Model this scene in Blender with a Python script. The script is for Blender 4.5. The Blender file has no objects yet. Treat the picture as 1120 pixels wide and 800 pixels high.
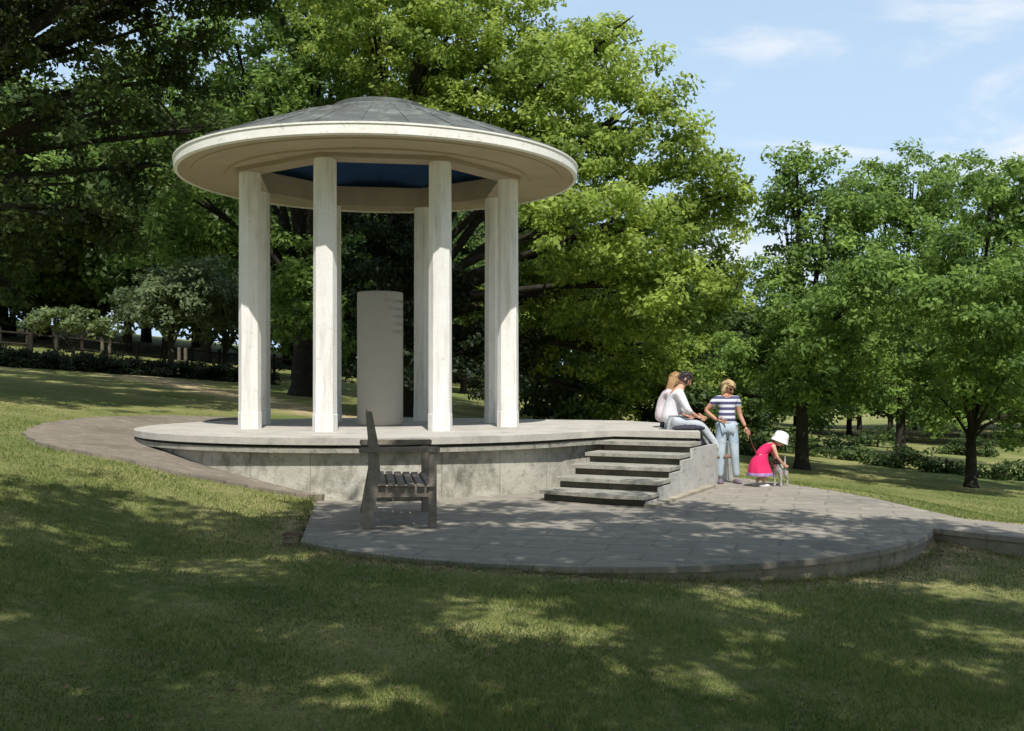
import bpy, bmesh, math, random
import numpy as np
from mathutils import Vector, Matrix
random.seed(7); rng = np.random.default_rng(11)
S = bpy.context.scene; COL = S.collection
PI = math.pi; R = math.radians
F = 1129.0; YH = 418.3
CX, CY = -2.28, 17.85            # centre of the temple
ZP, ZT = -0.75, -1.60            # platform top, lower terrace (eye level = 0)
SUN_AZ, SUN_EL = R(8.5), R(55)
SUN = Vector((math.sin(SUN_AZ)*math.cos(SUN_EL), -math.cos(SUN_AZ)*math.cos(SUN_EL), math.sin(SUN_EL)))

# ------------------------------------------------------------ objects
def tag(o, label=None, cat=None, group=None, kind=None):
    if label: o['label'] = label
    if cat: o['category'] = cat
    if group: o['group'] = group
    if kind: o['kind'] = kind
    return o
def empty(name, loc, label, cat, group=None):
    o = bpy.data.objects.new(name, None); COL.objects.link(o); o.location = loc
    o.empty_display_size = .2
    return tag(o, label, cat, group)
def link(name, me, mat, parent=None, smooth=False):
    me.name = name
    o = bpy.data.objects.new(name, me); COL.objects.link(o)
    if mat: me.materials.clear(); me.materials.append(mat)
    if smooth: me.polygons.foreach_set('use_smooth', [True]*len(me.polygons))
    if parent:
        o.parent = parent
        # geometry is given in world coordinates; keep it there
        w = Vector((0, 0, 0)); p = parent
        while p: w += p.location; p = p.parent
        o.matrix_parent_inverse = Matrix.Identity(4)
        o.location = -w if parent.parent is None else Vector((0, 0, 0))
        if parent.parent is not None: o.location = Vector((0, 0, 0)) - w
    return o
def from_bm(name, bm, mat, parent=None, smooth=False):
    me = bpy.data.meshes.new(name); bm.normal_update(); bm.to_mesh(me); bm.free()
    return link(name, me, mat, parent, smooth)
def copy_part(o, parent, offset=None, rotz=0):
    c = o.copy(); COL.objects.link(c); c.parent = parent
    return c

# ------------------------------------------------------------ materials
def mat(name, base, var=None, scale=3.0, rough=.8, bump=.0, bscale=20., detail=6, spec=.3, extra=None, ao=None):
    """base: colour; var: second colour mixed in by noise; extra: list of (scale, colour, lo, hi) stains"""
    m = bpy.data.materials.new(name); m.use_nodes = True
    nt = m.node_tree; N = nt.nodes; L = nt.links
    b = N['Principled BSDF']; b.inputs['Roughness'].default_value = rough
    b.inputs['Specular IOR Level'].default_value = spec
    tc = N.new('ShaderNodeTexCoord')
    col = None
    def rgb(c): return (c[0], c[1], c[2], 1)
    if var is None:
        b.inputs['Base Color'].default_value = rgb(base)
    else:
        n = N.new('ShaderNodeTexNoise'); n.inputs['Scale'].default_value = scale
        n.inputs['Detail'].default_value = detail; n.inputs['Roughness'].default_value = .65
        L.new(tc.outputs['Object'], n.inputs['Vector'])
        r = N.new('ShaderNodeValToRGB'); r.color_ramp.elements[0].position = .33; r.color_ramp.elements[1].position = .67
        r.color_ramp.elements[0].color = rgb(base); r.color_ramp.elements[1].color = rgb(var)
        L.new(n.outputs['Fac'], r.inputs['Fac']); col = r.outputs['Color']
        for (sc, c, lo, hi) in (extra or []):
            n2 = N.new('ShaderNodeTexNoise'); n2.inputs['Detail'].default_value = 7; n2.inputs['Roughness'].default_value = .7
            if isinstance(sc, tuple):
                mp = N.new('ShaderNodeMapping'); mp.inputs['Scale'].default_value = sc
                L.new(tc.outputs['Object'], mp.inputs['Vector']); L.new(mp.outputs[0], n2.inputs['Vector'])
                n2.inputs['Scale'].default_value = 1
            else:
                n2.inputs['Scale'].default_value = sc; L.new(tc.outputs['Object'], n2.inputs['Vector'])
            mr = N.new('ShaderNodeMapRange'); mr.inputs['From Min'].default_value = lo; mr.inputs['From Max'].default_value = hi
            L.new(n2.outputs['Fac'], mr.inputs['Value'])
            mx = N.new('ShaderNodeMix'); mx.data_type = 'RGBA'
            L.new(mr.outputs[0], mx.inputs['Factor']); L.new(col, mx.inputs['A']); mx.inputs['B'].default_value = rgb(c)
            col = mx.outputs['Result']
        L.new(col, b.inputs['Base Color'])
    if bump:
        n = N.new('ShaderNodeTexNoise'); n.inputs['Scale'].default_value = bscale; n.inputs['Detail'].default_value = 5
        L.new(tc.outputs['Object'], n.inputs['Vector'])
        bp = N.new('ShaderNodeBump'); bp.inputs['Strength'].default_value = bump; bp.inputs['Distance'].default_value = .02
        L.new(n.outputs['Fac'], bp.inputs['Height']); L.new(bp.outputs[0], b.inputs['Normal'])
    m['col'] = 1
    return m

def leaf_mat(name, dark, light, transl=.35):
    m = bpy.data.materials.new(name); m.use_nodes = True
    nt = m.node_tree; N = nt.nodes; L = nt.links; N.clear()
    out = N.new('ShaderNodeOutputMaterial')
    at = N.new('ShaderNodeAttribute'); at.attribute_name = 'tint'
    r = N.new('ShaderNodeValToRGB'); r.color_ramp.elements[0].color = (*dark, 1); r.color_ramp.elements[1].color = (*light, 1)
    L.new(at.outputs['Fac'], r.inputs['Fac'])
    d = N.new('ShaderNodeBsdfPrincipled'); d.inputs['Roughness'].default_value = .55; d.inputs['Specular IOR Level'].default_value = .25
    t = N.new('ShaderNodeBsdfTranslucent'); hs = N.new('ShaderNodeHueSaturation'); hs.inputs['Value'].default_value = 1.5; hs.inputs['Hue'].default_value = .485
    L.new(r.outputs[0], d.inputs['Base Color']); L.new(r.outputs[0], hs.inputs['Color']); L.new(hs.outputs[0], t.inputs['Color'])
    mx = N.new('ShaderNodeMixShader'); mx.inputs[0].default_value = transl
    L.new(d.outputs[0], mx.inputs[1]); L.new(t.outputs[0], mx.inputs[2]); L.new(mx.outputs[0], out.inputs['Surface'])
    return m

M = {}
M['stone_white'] = mat('pale_portland_stone', (.86, .84, .81), (.76, .74, .70), 2.2, .85, .25, 30,
                       extra=[((6, 6, .6), (.50, .46, .38), .50, .76), (14, (.50, .46, .38), .60, .75)])
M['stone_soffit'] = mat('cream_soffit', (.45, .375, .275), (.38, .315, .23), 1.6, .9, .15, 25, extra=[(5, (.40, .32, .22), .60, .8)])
M['stone_fascia'] = mat('white_fascia_stone', (.90, .88, .84), (.80, .77, .71), 2.5, .85, .2, 25,
                        extra=[(1.7, (.45, .28, .15), .64, .74), (9, (.45, .41, .34), .56, .74)])
M['stone_slab'] = mat('weathered_slab', (.54, .51, .45), (.40, .38, .335), 2.4, .9, .3, 35, extra=[(1.1, (.26, .25, .21), .55, .75), (26, (.17, .165, .14), .60, .72)])
M['stone_band'] = mat('mossy_moulding', (.085, .083, .06), (.16, .155, .12), 3.5, .95, .4, 30, extra=[(6, (.08, .085, .055), .5, .7)])
M['stone_wall'] = mat('stained_drum_stone', (.56, .53, .45), (.40, .38, .32), 1.5, .92, .35, 28,
                      extra=[((2.2, 2.2, 1.3), (.16, .155, .12), .50, .68), (7, (.26, .25, .20), .5, .7), (1.3, (.56, .54, .48), .56, .7)])
M['stone_dark'] = mat('worn_step_stone', (.40, .38, .325), (.27, .26, .215), 4.5, .95, .4, 30, extra=[(7, (.10, .105, .08), .52, .72)])
M['shade_grime'] = mat('shaded_grimy_riser', (.065, .062, .048), (.12, .115, .09), 4, .95, .4, 25)  # near-black colour carries shade under the nosings and slab, besides grime
M['granite'] = mat('granite', (.46, .425, .36), (.37, .34, .29), 60, .6, .1, 90, extra=[(1.7, (.41, .385, .335), .45, .75)])
M['cheek'] = mat('cheek_stone', (.54, .525, .48), (.40, .39, .36), 2.5, .9, .3, 30, extra=[((3, 3, 9), (.16, .16, .14), .55, .75)])
M['lead'] = mat('weathered_lead', (.135, .145, .138), (.085, .092, .088), 3, .75, .2, 20, extra=[(2.5, (.22, .245, .215), .5, .7), (8, (.07, .055, .045), .55, .70)])
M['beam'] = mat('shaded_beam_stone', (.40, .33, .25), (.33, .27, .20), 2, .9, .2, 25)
M['blue'] = mat('blue_ceiling', (.018, .055, .15), (.028, .075, .19), 4, .6)
M['bench_wood'] = mat('grey_oak', (.31, .265, .215), (.18, .15, .12), 5, .85, .5, 40, extra=[((2, 30, 30), (.30, .27, .25), .5, .8)])
M['bark'] = mat('bark', (.020, .017, .013), (.045, .038, .030), 6, .95, 1, 18)
M['post_wood'] = mat('weathered_post', (.17, .14, .10), (.10, .085, .065), 9, .9, .4, 30)
M['brick'] = mat('reddish_edging', (.25, .15, .10), (.16, .13, .09), 7, .95, .7, 25, extra=[(9, (.07, .075, .04), .5, .7)])
M['kerb'] = mat('pale_kerb', (.42, .37, .28), (.26, .235, .18), 3, .95, .5, 25, extra=[(8, (.14, .13, .09), .52, .72)])
M['skin'] = mat('skin', (.62, .36, .25), (.56, .30, .20), 9, .55)
M['skin_tan'] = mat('tanned_skin', (.50, .26, .17), (.44, .22, .14), 9, .55)
M['hair_blond'] = mat('blond_hair', (.42, .29, .13), (.60, .46, .26), 30, .6, .5, 60)
M['hair_auburn'] = mat('auburn_hair', (.34, .19, .09), (.46, .29, .15), 30, .6, .5, 60)
M['hair_dark'] = mat('dark_hair', (.035, .03, .03), (.06, .05, .05), 30, .6, .5, 60)
M['white_cloth'] = mat('white_cloth', (.78, .76, .78), (.66, .64, .70), 6, .9, .4, 18)
M['lilac_cloth'] = mat('lilac_cloth', (.62, .52, .58), (.72, .64, .68), 8, .9, .4, 18)
M['pink_cloth'] = mat('pink_cloth', (.72, .03, .14), (.62, .02, .11), 7, .85, .4, 18)
M['pale_trouser'] = mat('pale_trousers', (.50, .53, .56), (.40, .44, .48), 9, .9, .4, 25)
M['jeans'] = mat('light_jeans', (.38, .48, .55), (.50, .58, .63), 7, .9, .4, 25, extra=[(3, (.24, .34, .44), .52, .75)])
M['purple'] = mat('purple_trim', (.28, .16, .40), (.45, .35, .55), 18, .9)
M['dark_cloth'] = mat('dark_cloth', (.03, .03, .045), (.05, .05, .07), 8, .9, .3, 20)
M['shoe_brown'] = mat('brown_leather', (.24, .15, .10), (.17, .10, .07), 9, .6)
M['shoe_dark'] = mat('dusky_shoe', (.12, .09, .13), (.2, .16, .2), 9, .7)
M['shoe_white'] = mat('white_shoe', (.65, .64, .62), (.55, .54, .52), 9, .7)
M['glass_dark'] = mat('dark_lens', (.01, .01, .012), None, rough=.2)
M['eye'] = mat('eye', (.05, .04, .035), None, rough=.3)
M['lip'] = mat('lips', (.45, .15, .12), None, rough=.5)
M['red_lead'] = mat('red_webbing', (.24, .05, .04), (.18, .04, .03), 20, .8)
M['fur_white'] = mat('white_fur', (.45, .43, .41), (.34, .32, .30), 22, .95, .6, 60)
M['fur_black'] = mat('black_fur', (.02, .02, .022), (.045, .042, .04), 22, .9, .6, 60)
M['letters'] = mat('cut_letters', (.29, .265, .225), None, rough=.9)
# striped top
def striped():
    m = mat('striped_cotton', (.7, .7, .75), None, rough=.9)
    N = m.node_tree.nodes; L = m.node_tree.links; b = N['Principled BSDF']
    g = N.new('ShaderNodeNewGeometry'); sx = N.new('ShaderNodeSeparateXYZ'); L.new(g.outputs['Position'], sx.inputs[0])
    mu = N.new('ShaderNodeMath'); mu.operation = 'MULTIPLY'; mu.inputs[1].default_value = 1/.088
    fr = N.new('ShaderNodeMath'); fr.operation = 'FRACT'; L.new(sx.outputs['Z'], mu.inputs[0]); L.new(mu.outputs[0], fr.inputs[0])
    r = N.new('ShaderNodeValToRGB'); r.color_ramp.interpolation = 'CONSTANT'
    r.color_ramp.elements[0].color = (.075, .08, .16, 1); r.color_ramp.elements[1].position = .52; r.color_ramp.elements[1].color = (.66, .66, .74, 1)
    L.new(fr.outputs[0], r.inputs[0]); L.new(r.outputs[0], b.inputs['Base Color'])
    return m
M['striped'] = striped()

def add_joints(m, k, wd=.02, dark=(.09, .09, .07)):
    N = m.node_tree.nodes; L = m.node_tree.links; b = N['Principled BSDF']; src = b.inputs['Base Color'].links[0].from_socket
    g = N.new('ShaderNodeNewGeometry'); sx = N.new('ShaderNodeSeparateXYZ'); L.new(g.outputs['Position'], sx.inputs[0])
    def mth(op, a, v):
        n = N.new('ShaderNodeMath'); n.operation = op
        L.new(a, n.inputs[0])
        if isinstance(v, (int, float)): n.inputs[1].default_value = v
        else: L.new(v, n.inputs[1])
        return n.outputs[0]
    at = mth('ARCTAN2', mth('SUBTRACT', sx.outputs['X'], CX), mth('SUBTRACT', sx.outputs['Y'], CY))
    f = mth('LESS_THAN', mth('FRACT', mth('MULTIPLY', mth('ADD', at, 10), k), 1.), wd)
    f2 = mth('MULTIPLY', f, .4)
    mx = N.new('ShaderNodeMix'); mx.data_type = 'RGBA'; L.new(f2, mx.inputs['Factor']); L.new(src, mx.inputs['A']); mx.inputs['B'].default_value = (*dark, 1)
    L.new(mx.outputs['Result'], b.inputs['Base Color'])
add_joints(M['stone_wall'], 4.3)
def paving_mat(name, c1, c2, mortar, sc, rot=0., bw=.5, bh=.25, stain=(.13, .13, .115)):
    m = mat(name, c1, None, rough=.92)
    N = m.node_tree.nodes; L = m.node_tree.links; b = N['Principled BSDF']
    g = N.new('ShaderNodeNewGeometry')
    mp = N.new('ShaderNodeMapping'); mp.inputs['Rotation'].default_value = (0, 0, rot); L.new(g.outputs['Position'], mp.inputs[0])
    # distort joints a little
    nd = N.new('ShaderNodeTexNoise'); nd.inputs['Scale'].default_value = 1.3; L.new(mp.outputs[0], nd.inputs['Vector'])
    vm = N.new('ShaderNodeVectorMath'); vm.operation = 'MULTIPLY_ADD'; vm.inputs[1].default_value = (.12, .12, 0); L.new(nd.outputs['Color'], vm.inputs[0]); L.new(mp.outputs[0], vm.inputs[2])
    br = N.new('ShaderNodeTexBrick'); br.inputs['Scale'].default_value = sc; br.inputs['Mortar Size'].default_value = .012; br.inputs['Mortar Smooth'].default_value = .4
    br.inputs['Brick Width'].default_value = bw; br.inputs['Row Height'].default_value = bh; br.inputs['Bias'].default_value = -.1
    br.inputs['Color1'].default_value = (*c1, 1); br.inputs['Color2'].default_value = (*c2, 1); br.inputs['Mortar'].default_value = (*mortar, 1)
    L.new(vm.outputs[0], br.inputs['Vector'])
    col = br.outputs['Color']
    for sc2, c, lo, hi in ((.9, stain, .50, .72), (5, (c1[0]*1.4, c1[1]*1.38, c1[2]*1.3), .52, .75), (30, mortar, .58, .75)):
        n2 = N.new('ShaderNodeTexNoise'); n2.inputs['Scale'].default_value = sc2; n2.inputs['Detail'].default_value = 7
        L.new(g.outputs['Position'], n2.inputs['Vector'])
        mr = N.new('ShaderNodeMapRange'); mr.inputs['From Min'].default_value = lo; mr.inputs['From Max'].default_value = hi; mr.inputs['To Max'].default_value = .75
        L.new(n2.outputs['Fac'], mr.inputs['Value'])
        mx = N.new('ShaderNodeMix'); mx.data_type = 'RGBA'; L.new(mr.outputs[0], mx.inputs['Factor']); L.new(col, mx.inputs['A']); mx.inputs['B'].default_value = (*c, 1)
        col = mx.outputs['Result']
    L.new(col, b.inputs['Base Color'])
    nb = N.new('ShaderNodeTexNoise'); nb.inputs['Scale'].default_value = 25; nb.inputs['Detail'].default_value = 6; L.new(g.outputs['Position'], nb.inputs['Vector'])
    ad = N.new('ShaderNodeMath'); ad.operation = 'MULTIPLY_ADD'; ad.inputs[1].default_value = -.6; L.new(br.outputs['Fac'], ad.inputs[0]); L.new(nb.outputs['Fac'], ad.inputs[2])
    bp = N.new('ShaderNodeBump'); bp.inputs['Strength'].default_value = .5; bp.inputs['Distance'].default_value = .015
    L.new(ad.outputs[0], bp.inputs['Height']); L.new(bp.outputs[0], b.inputs['Normal'])
    return m
M['paving'] = paving_mat('flagstones', (.30, .272, .225), (.27, .246, .205), (.215, .197, .16), .62, .3, stain=(.165, .155, .13))
M['ring_paving'] = paving_mat('brown_setts', (.245, .21, .165), (.195, .17, .135), (.11, .10, .075), 3.2, .15, .5, .28, stain=(.12, .105, .08))

def lawn_mat():
    m = bpy.data.materials.new('lawn'); m.use_nodes = True
    N = m.node_tree.nodes; L = m.node_tree.links; b = N['Principled BSDF']; b.inputs['Roughness'].default_value = .95; b.inputs['Specular IOR Level'].default_value = .1
    g = N.new('ShaderNodeNewGeometry')
    def noise(s, d=6, r=.6):
        n = N.new('ShaderNodeTexNoise'); n.inputs['Scale'].default_value = s; n.inputs['Detail'].default_value = d; n.inputs['Roughness'].default_value = r
        L.new(g.outputs['Position'], n.inputs['Vector']); return n.outputs['Fac']
    def ramp(f, lo, hi, c0, c1):
        r = N.new('ShaderNodeValToRGB'); r.color_ramp.elements[0].position = lo; r.color_ramp.elements[1].position = hi
        r.color_ramp.elements[0].color = (*c0, 1); r.color_ramp.elements[1].color = (*c1, 1); L.new(f, r.inputs[0]); return r.outputs[0]
    def mixc(f, a, bb):
        x = N.new('ShaderNodeMix'); x.data_type = 'RGBA'; L.new(f, x.inputs['Factor']); L.new(a, x.inputs['A'])
        if isinstance(bb, tuple): x.inputs['B'].default_value = (*bb, 1)
        else: L.new(bb, x.inputs['B'])
        return x.outputs['Result']
    def rng_(f, lo, hi, mx=1.):
        r = N.new('ShaderNodeMapRange'); r.inputs['From Min'].default_value = lo; r.inputs['From Max'].default_value = hi; r.inputs['To Max'].default_value = mx; L.new(f, r.inputs['Value']); return r.outputs[0]
    c = ramp(noise(.55), .35, .68, (.140, .170, .048), (.35, .325, .13))
    c = mixc(rng_(noise(5.5), .5, .72, .6), c, (.40, .35, .19))
    c = mixc(rng_(noise(38, 4, .7), .5, .68, .55), c, (.045, .070, .018))
    c = mixc(rng_(noise(.16, 3), .48, .62, .55), c, (.115, .16, .045))
    at = N.new('ShaderNodeAttribute'); at.attribute_name = 'worn'
    wn = N.new('ShaderNodeMath'); wn.operation = 'MULTIPLY'; L.new(at.outputs['Fac'], wn.inputs[0]); L.new(rng_(noise(3.2), .3, .55, 1.), wn.inputs[1])
    c = mixc(wn.outputs[0], c, ramp(noise(14), .35, .65, (.52, .41, .25), (.38, .31, .17)))
    L.new(c, b.inputs['Base Color'])
    bp = N.new('ShaderNodeBump'); bp.inputs['Strength'].default_value = .8; bp.inputs['Distance'].default_value = .03
    L.new(noise(30, 5, .75), bp.inputs['Height']); L.new(bp.outputs[0], b.inputs['Normal'])
    return m
M['lawn'] = lawn_mat()
M['grass'] = leaf_mat('grass_blades', (.070, .118, .026), (.29, .33, .10), .35)
M['dead'] = leaf_mat('dead_leaves', (.14, .07, .04), (.30, .19, .11), .1)
M['oak'] = leaf_mat('oak_leaves', (.085, .145, .024), (.48, .60, .13), .50)
M['oak2'] = leaf_mat('fresh_oak_leaves', (.055, .115, .028), (.29, .43, .095), .44)
M['shade'] = leaf_mat('shaded_tree_leaves', (.020, .038, .010), (.11, .15, .035), .38)  # leaf colour darkened to include shade from neighbouring trees
M['deep_shade'] = leaf_mat('deep_shade_leaves', (.008, .016, .005), (.022, .038, .010), .15)  # near-black leaf colour paints deep shade behind the columns and along the hedge
M['greygreen'] = leaf_mat('grey_green_leaves', (.08, .115, .05), (.20, .25, .12), .35)
M['palegreen'] = leaf_mat('pale_shrub_leaves', (.09, .13, .05), (.20, .26, .10), .35)
M['under'] = leaf_mat('understorey_leaves', (.028, .058, .014), (.10, .15, .04), .3)

# ------------------------------------------------------------ terrain
def sst(a, b, x):
    t = np.clip((x-a)/(b-a), 0, 1); return t*t*(3-2*t)
def base_z(X, Y):
    X = np.asarray(X, float); Y = np.asarray(Y, float)
    left = np.where(X < 0, -.11*np.maximum(X, -45), 0)
    prof_ = np.interp(X, [-7, -6, -5, -4.6, -3.6, -2.8, -2.1, 0, 1], [.77, .66, .53, .43, .235, .06, 0, 0, 0])
    kn = (1-sst(17, 24, Y))*(X > -7)
    left = left*(1-kn)+prof_*kn
    right = np.where(X > 0, -.07*np.minimum(X, 22), 0)
    k = 1-sst(0, 12, X)
    und = .05*np.sin(X*.31+1)*np.sin(Y*.23)*sst(22, 30, Y)
    return -1.6 + left + right + .03*np.clip(Y-17, 0, 75)*k + und
# lower terrace outline
TC = (.95, 12.95); TR = 4.02
def terrace_poly(off=0.):
    pts = [(-2.75, 14.9), (-2.45, 12.6), (-2.12, 10.35)]
    a0 = math.atan2(10.35-TC[1], -2.12-TC[0]); a1 = math.atan2(11.3-TC[1], 4.62-TC[0])
    if a0 > 0: a0 -= 2*PI
    for i in range(1, 49):
        a = a0+(a1-a0)*i/48; pts.append((TC[0]+TR*math.cos(a), TC[1]+TR*math.sin(a)))
    pts += [(5.3, 10.55), (6.6, 9.6), (9.5, 7.6), (10.1, 8.5), (7.4, 10.45), (5.85, 11.45), (5.3, 12.1), (5.15, 13.1), (5.0, 14.2), (4.75, 15.2),
            (4.35, 16.2), (3.9, 17.1), (3.3, 17.9), (2.2, 18.6), (1.0, 18.4), (-.5, 17.5), (-2, 16)]
    return pts
TP = np.array(terrace_poly())
def sdist(X, Y):
    """signed distance to terrace outline, negative inside"""
    P = np.stack([X.ravel(), Y.ravel()], 1); d = np.full(len(P), 1e9); inside = np.zeros(len(P), bool)
    n = len(TP)
    for i in range(n):
        a = TP[i]; b = TP[(i+1) % n]; ab = b-a
        t = np.clip(((P-a)@ab)/(ab@ab), 0, 1); q = a+t[:, None]*ab
        d = np.minimum(d, np.hypot(P[:, 0]-q[:, 0], P[:, 1]-q[:, 1]))
        c = ((a[1] > P[:, 1]) != (b[1] > P[:, 1]))
        if abs(b[1]-a[1]) > 1e-9:
            xi = (b[0]-a[0])*(P[:, 1]-a[1])/(b[1]-a[1])+a[0]; inside ^= c & (P[:, 0] < xi)
    d = np.where(inside, -d, d); return d.reshape(X.shape)
def ground_z(X, Y):
    X = np.asarray(X, float); Y = np.asarray(Y, float)
    z = base_z(X, Y); near = (X > -12) & (X < 16) & (Y > 1) & (Y < 26)
    d = np.full(X.shape, 50.)
    if near.any(): d[near] = sdist(X[near], Y[near])
    w = 1-sst(.1, 3.0, d)
    w = np.where(X < -1.2, w*(1-sst(10.2, 11.6, Y)), w)
    tgt = ZT-.035-.055*np.clip(X, 0, 3)*(1-sst(10.6, 12.2, Y))
    z = z*(1-w)+tgt*w
    z = np.where(d < .02, np.minimum(z, ZT-.14), z)
    return z
def gz(x, y): return float(ground_z(np.array([x]), np.array([y]))[0])

def axis(fine0, fine1, step, lo, hi):
    a = list(np.arange(fine0, fine1, step)); s = step
    v = fine0; L_ = []
    while v > lo: s *= 1.16; v -= s; L_.append(v)
    s = step; v = a[-1]
    while v < hi: s *= 1.16; v += s; a.append(v)
    return np.array(L_[::-1]+a)
xs = axis(-9.5, 8, .11, -400, 400); ys = axis(2.5, 20, .11, -120, 500)
GX, GY = np.meshgrid(xs, ys); GZ = ground_z(GX, GY)
GZ = GZ + .012*np.sin(GX*3.1+GY*1.7)*np.sin(GY*2.3)*(sdist(np.clip(GX, -15, 18), np.clip(GY, 0, 30)) > .3)
nx, ny = len(xs), len(ys)
me = bpy.data.meshes.new('lawn')
V = np.stack([GX, GY, GZ], -1).reshape(-1, 3)
ii = (np.arange(ny-1)[:, None]*nx+np.arange(nx-1)[None]).ravel()
Fq = np.stack([ii, ii+1, ii+1+nx, ii+nx], 1)
def np_mesh(name, V, Fc):
    me = bpy.data.meshes.new(name); k = Fc.shape[1]
    me.vertices.add(len(V)); me.vertices.foreach_set('co', V.astype(np.float32).ravel())
    me.loops.add(Fc.size); me.loops.foreach_set('vertex_index', Fc.astype(np.int32).ravel())
    me.polygons.add(len(Fc)); me.polygons.foreach_set('loop_start', np.arange(0, Fc.size, k, dtype=np.int32))
    me.polygons.foreach_set('loop_total', np.full(len(Fc), k, dtype=np.int32))
    me.update(calc_edges=True); return me
me = np_mesh('lawn', V, Fq)
# worn track across the lawn behind the temple, and worn edges
def segd(X, Y, pts):
    d = np.full(X.shape, 1e9)
    for (x0, y0), (x1, y1) in zip(pts[:-1], pts[1:]):
        t = np.clip(((X-x0)*(x1-x0)+(Y-y0)*(y1-y0))/((x1-x0)**2+(y1-y0)**2), 0, 1)
        d = np.minimum(d, np.hypot(X-x0-t*(x1-x0), Y-y0-t*(y1-y0)))
    return d
wd = segd(V[:, 0], V[:, 1], [(-18, 36.5), (-12.2, 33.6), (-8, 29.4), (-5.2, 26.6), (-1.5, 23), (1.5, 20.5)])
worn = 1.6*(1-sst(.55, 1.25, wd))
dt = sdist(np.clip(V[:, 0], -15, 18), np.clip(V[:, 1], 0, 30))
worn = np.maximum(worn, .9*(1-sst(.05, np.where(V[:, 0] > 1.5, 1.0, .5), dt))*(V[:, 1] < 12.5))
worn = np.maximum(worn, .55*np.exp(-((V[:, 0]-5.6)**2/1.5+(V[:, 1]-9.6)**2/.5)))
at = me.attributes.new('worn', 'FLOAT', 'POINT'); at.data.foreach_set('value', worn.astype(np.float32))
tag(link('lawn', me, M['lawn'], smooth=True), kind='structure')

# ------------------------------------------------------------ helpers for solids
def ring_bm(profile, cx, cy, n=128, a0=0, a1=2*PI, close=True):
    """revolve a (r,z) profile"""
    bm = bmesh.new(); rows = []
    full = abs(a1-a0-2*PI) < 1e-6
    cnt = n if full else n+1
    for i in range(cnt):
        a = a0+(a1-a0)*i/n
        rows.append([bm.verts.new((cx+r*math.sin(a), cy-r*math.cos(a), z)) for r, z in profile])
    m = len(profile)
    for i in range(n):
        A = rows[i]; B = rows[(i+1) % cnt]
        for j in range(m if close else m-1):
            k = (j+1) % m
            vs = [A[j], B[j], B[k], A[k]]
            if profile[j][0] == 0 and profile[k][0] == 0: continue
            try: bm.faces.new(vs)
            except ValueError: pass
    bmesh.ops.remove_doubles(bm, verts=bm.verts, dist=1e-5)
    bmesh.ops.recalc_face_normals(bm, faces=bm.faces)
    return bm
def prism_bm(pts, z0, z1, bm=None):
    bm = bm or bmesh.new()
    lo = [bm.verts.new((x, y, z0)) for x, y in pts]; hi = [bm.verts.new((x, y, z1)) for x, y in pts]
    n = len(pts)
    fs = [bm.faces.new(hi), bm.faces.new(lo[::-1])]
    for i in range(n): fs.append(bm.faces.new((lo[i], lo[(i+1) % n], hi[(i+1) % n], hi[i])))
    bmesh.ops.recalc_face_normals(bm, faces=fs)
    return bm
def box_bm(c, s, rot=None, bm=None, bevel=0.):
    own = bmesh.new(); bmesh.ops.create_cube(own, size=1)
    bmesh.ops.scale(own, vec=s, verts=own.verts)
    if bevel: bmesh.ops.bevel(own, geom=own.edges[:], offset=bevel, segments=2, affect='EDGES')
    mt = Matrix.Translation(c) @ (rot.to_4x4() if rot is not None else Matrix.Identity(4))
    bmesh.ops.transform(own, matrix=mt, verts=own.verts)
    if bm is None: return own
    tmp = bpy.data.meshes.new('t'); own.to_mesh(tmp); own.free(); bm.from_mesh(tmp); bpy.data.meshes.remove(tmp); return bm
def tube_bm(path, radii, n=8, bm=None, cap=True):
    bm = bm or bmesh.new(); prev = None; rows = []
    up = Vector((0, 0, 1))
    for i, p in enumerate(path):
        p = Vector(p)
        d = (Vector(path[min(i+1, len(path)-1)])-Vector(path[max(i-1, 0)])).normalized()
        u = d.cross(up) if abs(d.z) < .95 else d.cross(Vector((1, 0, 0)))
        if prev is not None: u = prev-d*prev.dot(d)
        u.normalize(); v = d.cross(u); prev = u
        rows.append([bm.verts.new(p+(u*math.cos(2*PI*k/n)+v*math.sin(2*PI*k/n))*radii[i]) for k in range(n)])
    for a, b in zip(rows[:-1], rows[1:]):
        for k in range(n): bm.faces.new((a[k], a[(k+1) % n], b[(k+1) % n], b[k]))
    if cap: bm.faces.new(rows[0][::-1]); bm.faces.new(rows[-1])
    return bm

# ------------------------------------------------------------ the temple
T = empty('memorial_temple', (CX, CY, ZP), 'white round open temple with eight stone columns and shallow domed roof on a raised platform', 'temple')
NP = 160
# extension towards the steps
ALPHA = R(26)
e = Vector((math.cos(ALPHA), -math.sin(ALPHA))); gdir = Vector((-math.sin(ALPHA), -math.cos(ALPHA)))
A0 = Vector((1.60, 16.12)); SW = 1.37
B0 = A0+e*SW
def plat_outline(r, o=0.):
    """circle plus straight extension to the steps; o = how far the outline sits inside the slab edge"""
    pts = []
    # walk round from the extension's front-left corner clockwise (towards camera, left, back)
    a_start = math.acos(min(1, 0))  # placeholder
    front = Vector((A0.x+o*.3, A0.y+o)); fr = Vector((B0.x-o, B0.y+o)); br = Vector((3.2-o, 18.2)); bk = Vector((2.2, 20.2-o))
    # azimuth (0 = toward camera) where extension leaves circle
    az0 = R(52); az1 = R(142)
    pts.append(tuple(br)); pts.append(tuple(fr)); pts.append(tuple(front))
    n = 150
    for i in range(n+1):
        a = az0-(2*PI-(az1-az0))*i/n
        pts.append((CX+r*math.sin(a), CY-r*math.cos(a)))
    pts.append(tuple(bk))
    return pts
bm = prism_bm(plat_outline(4.0), ZP-.095, ZP)
o = from_bm('platform_slab', bm, M['stone_slab'], T)
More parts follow.
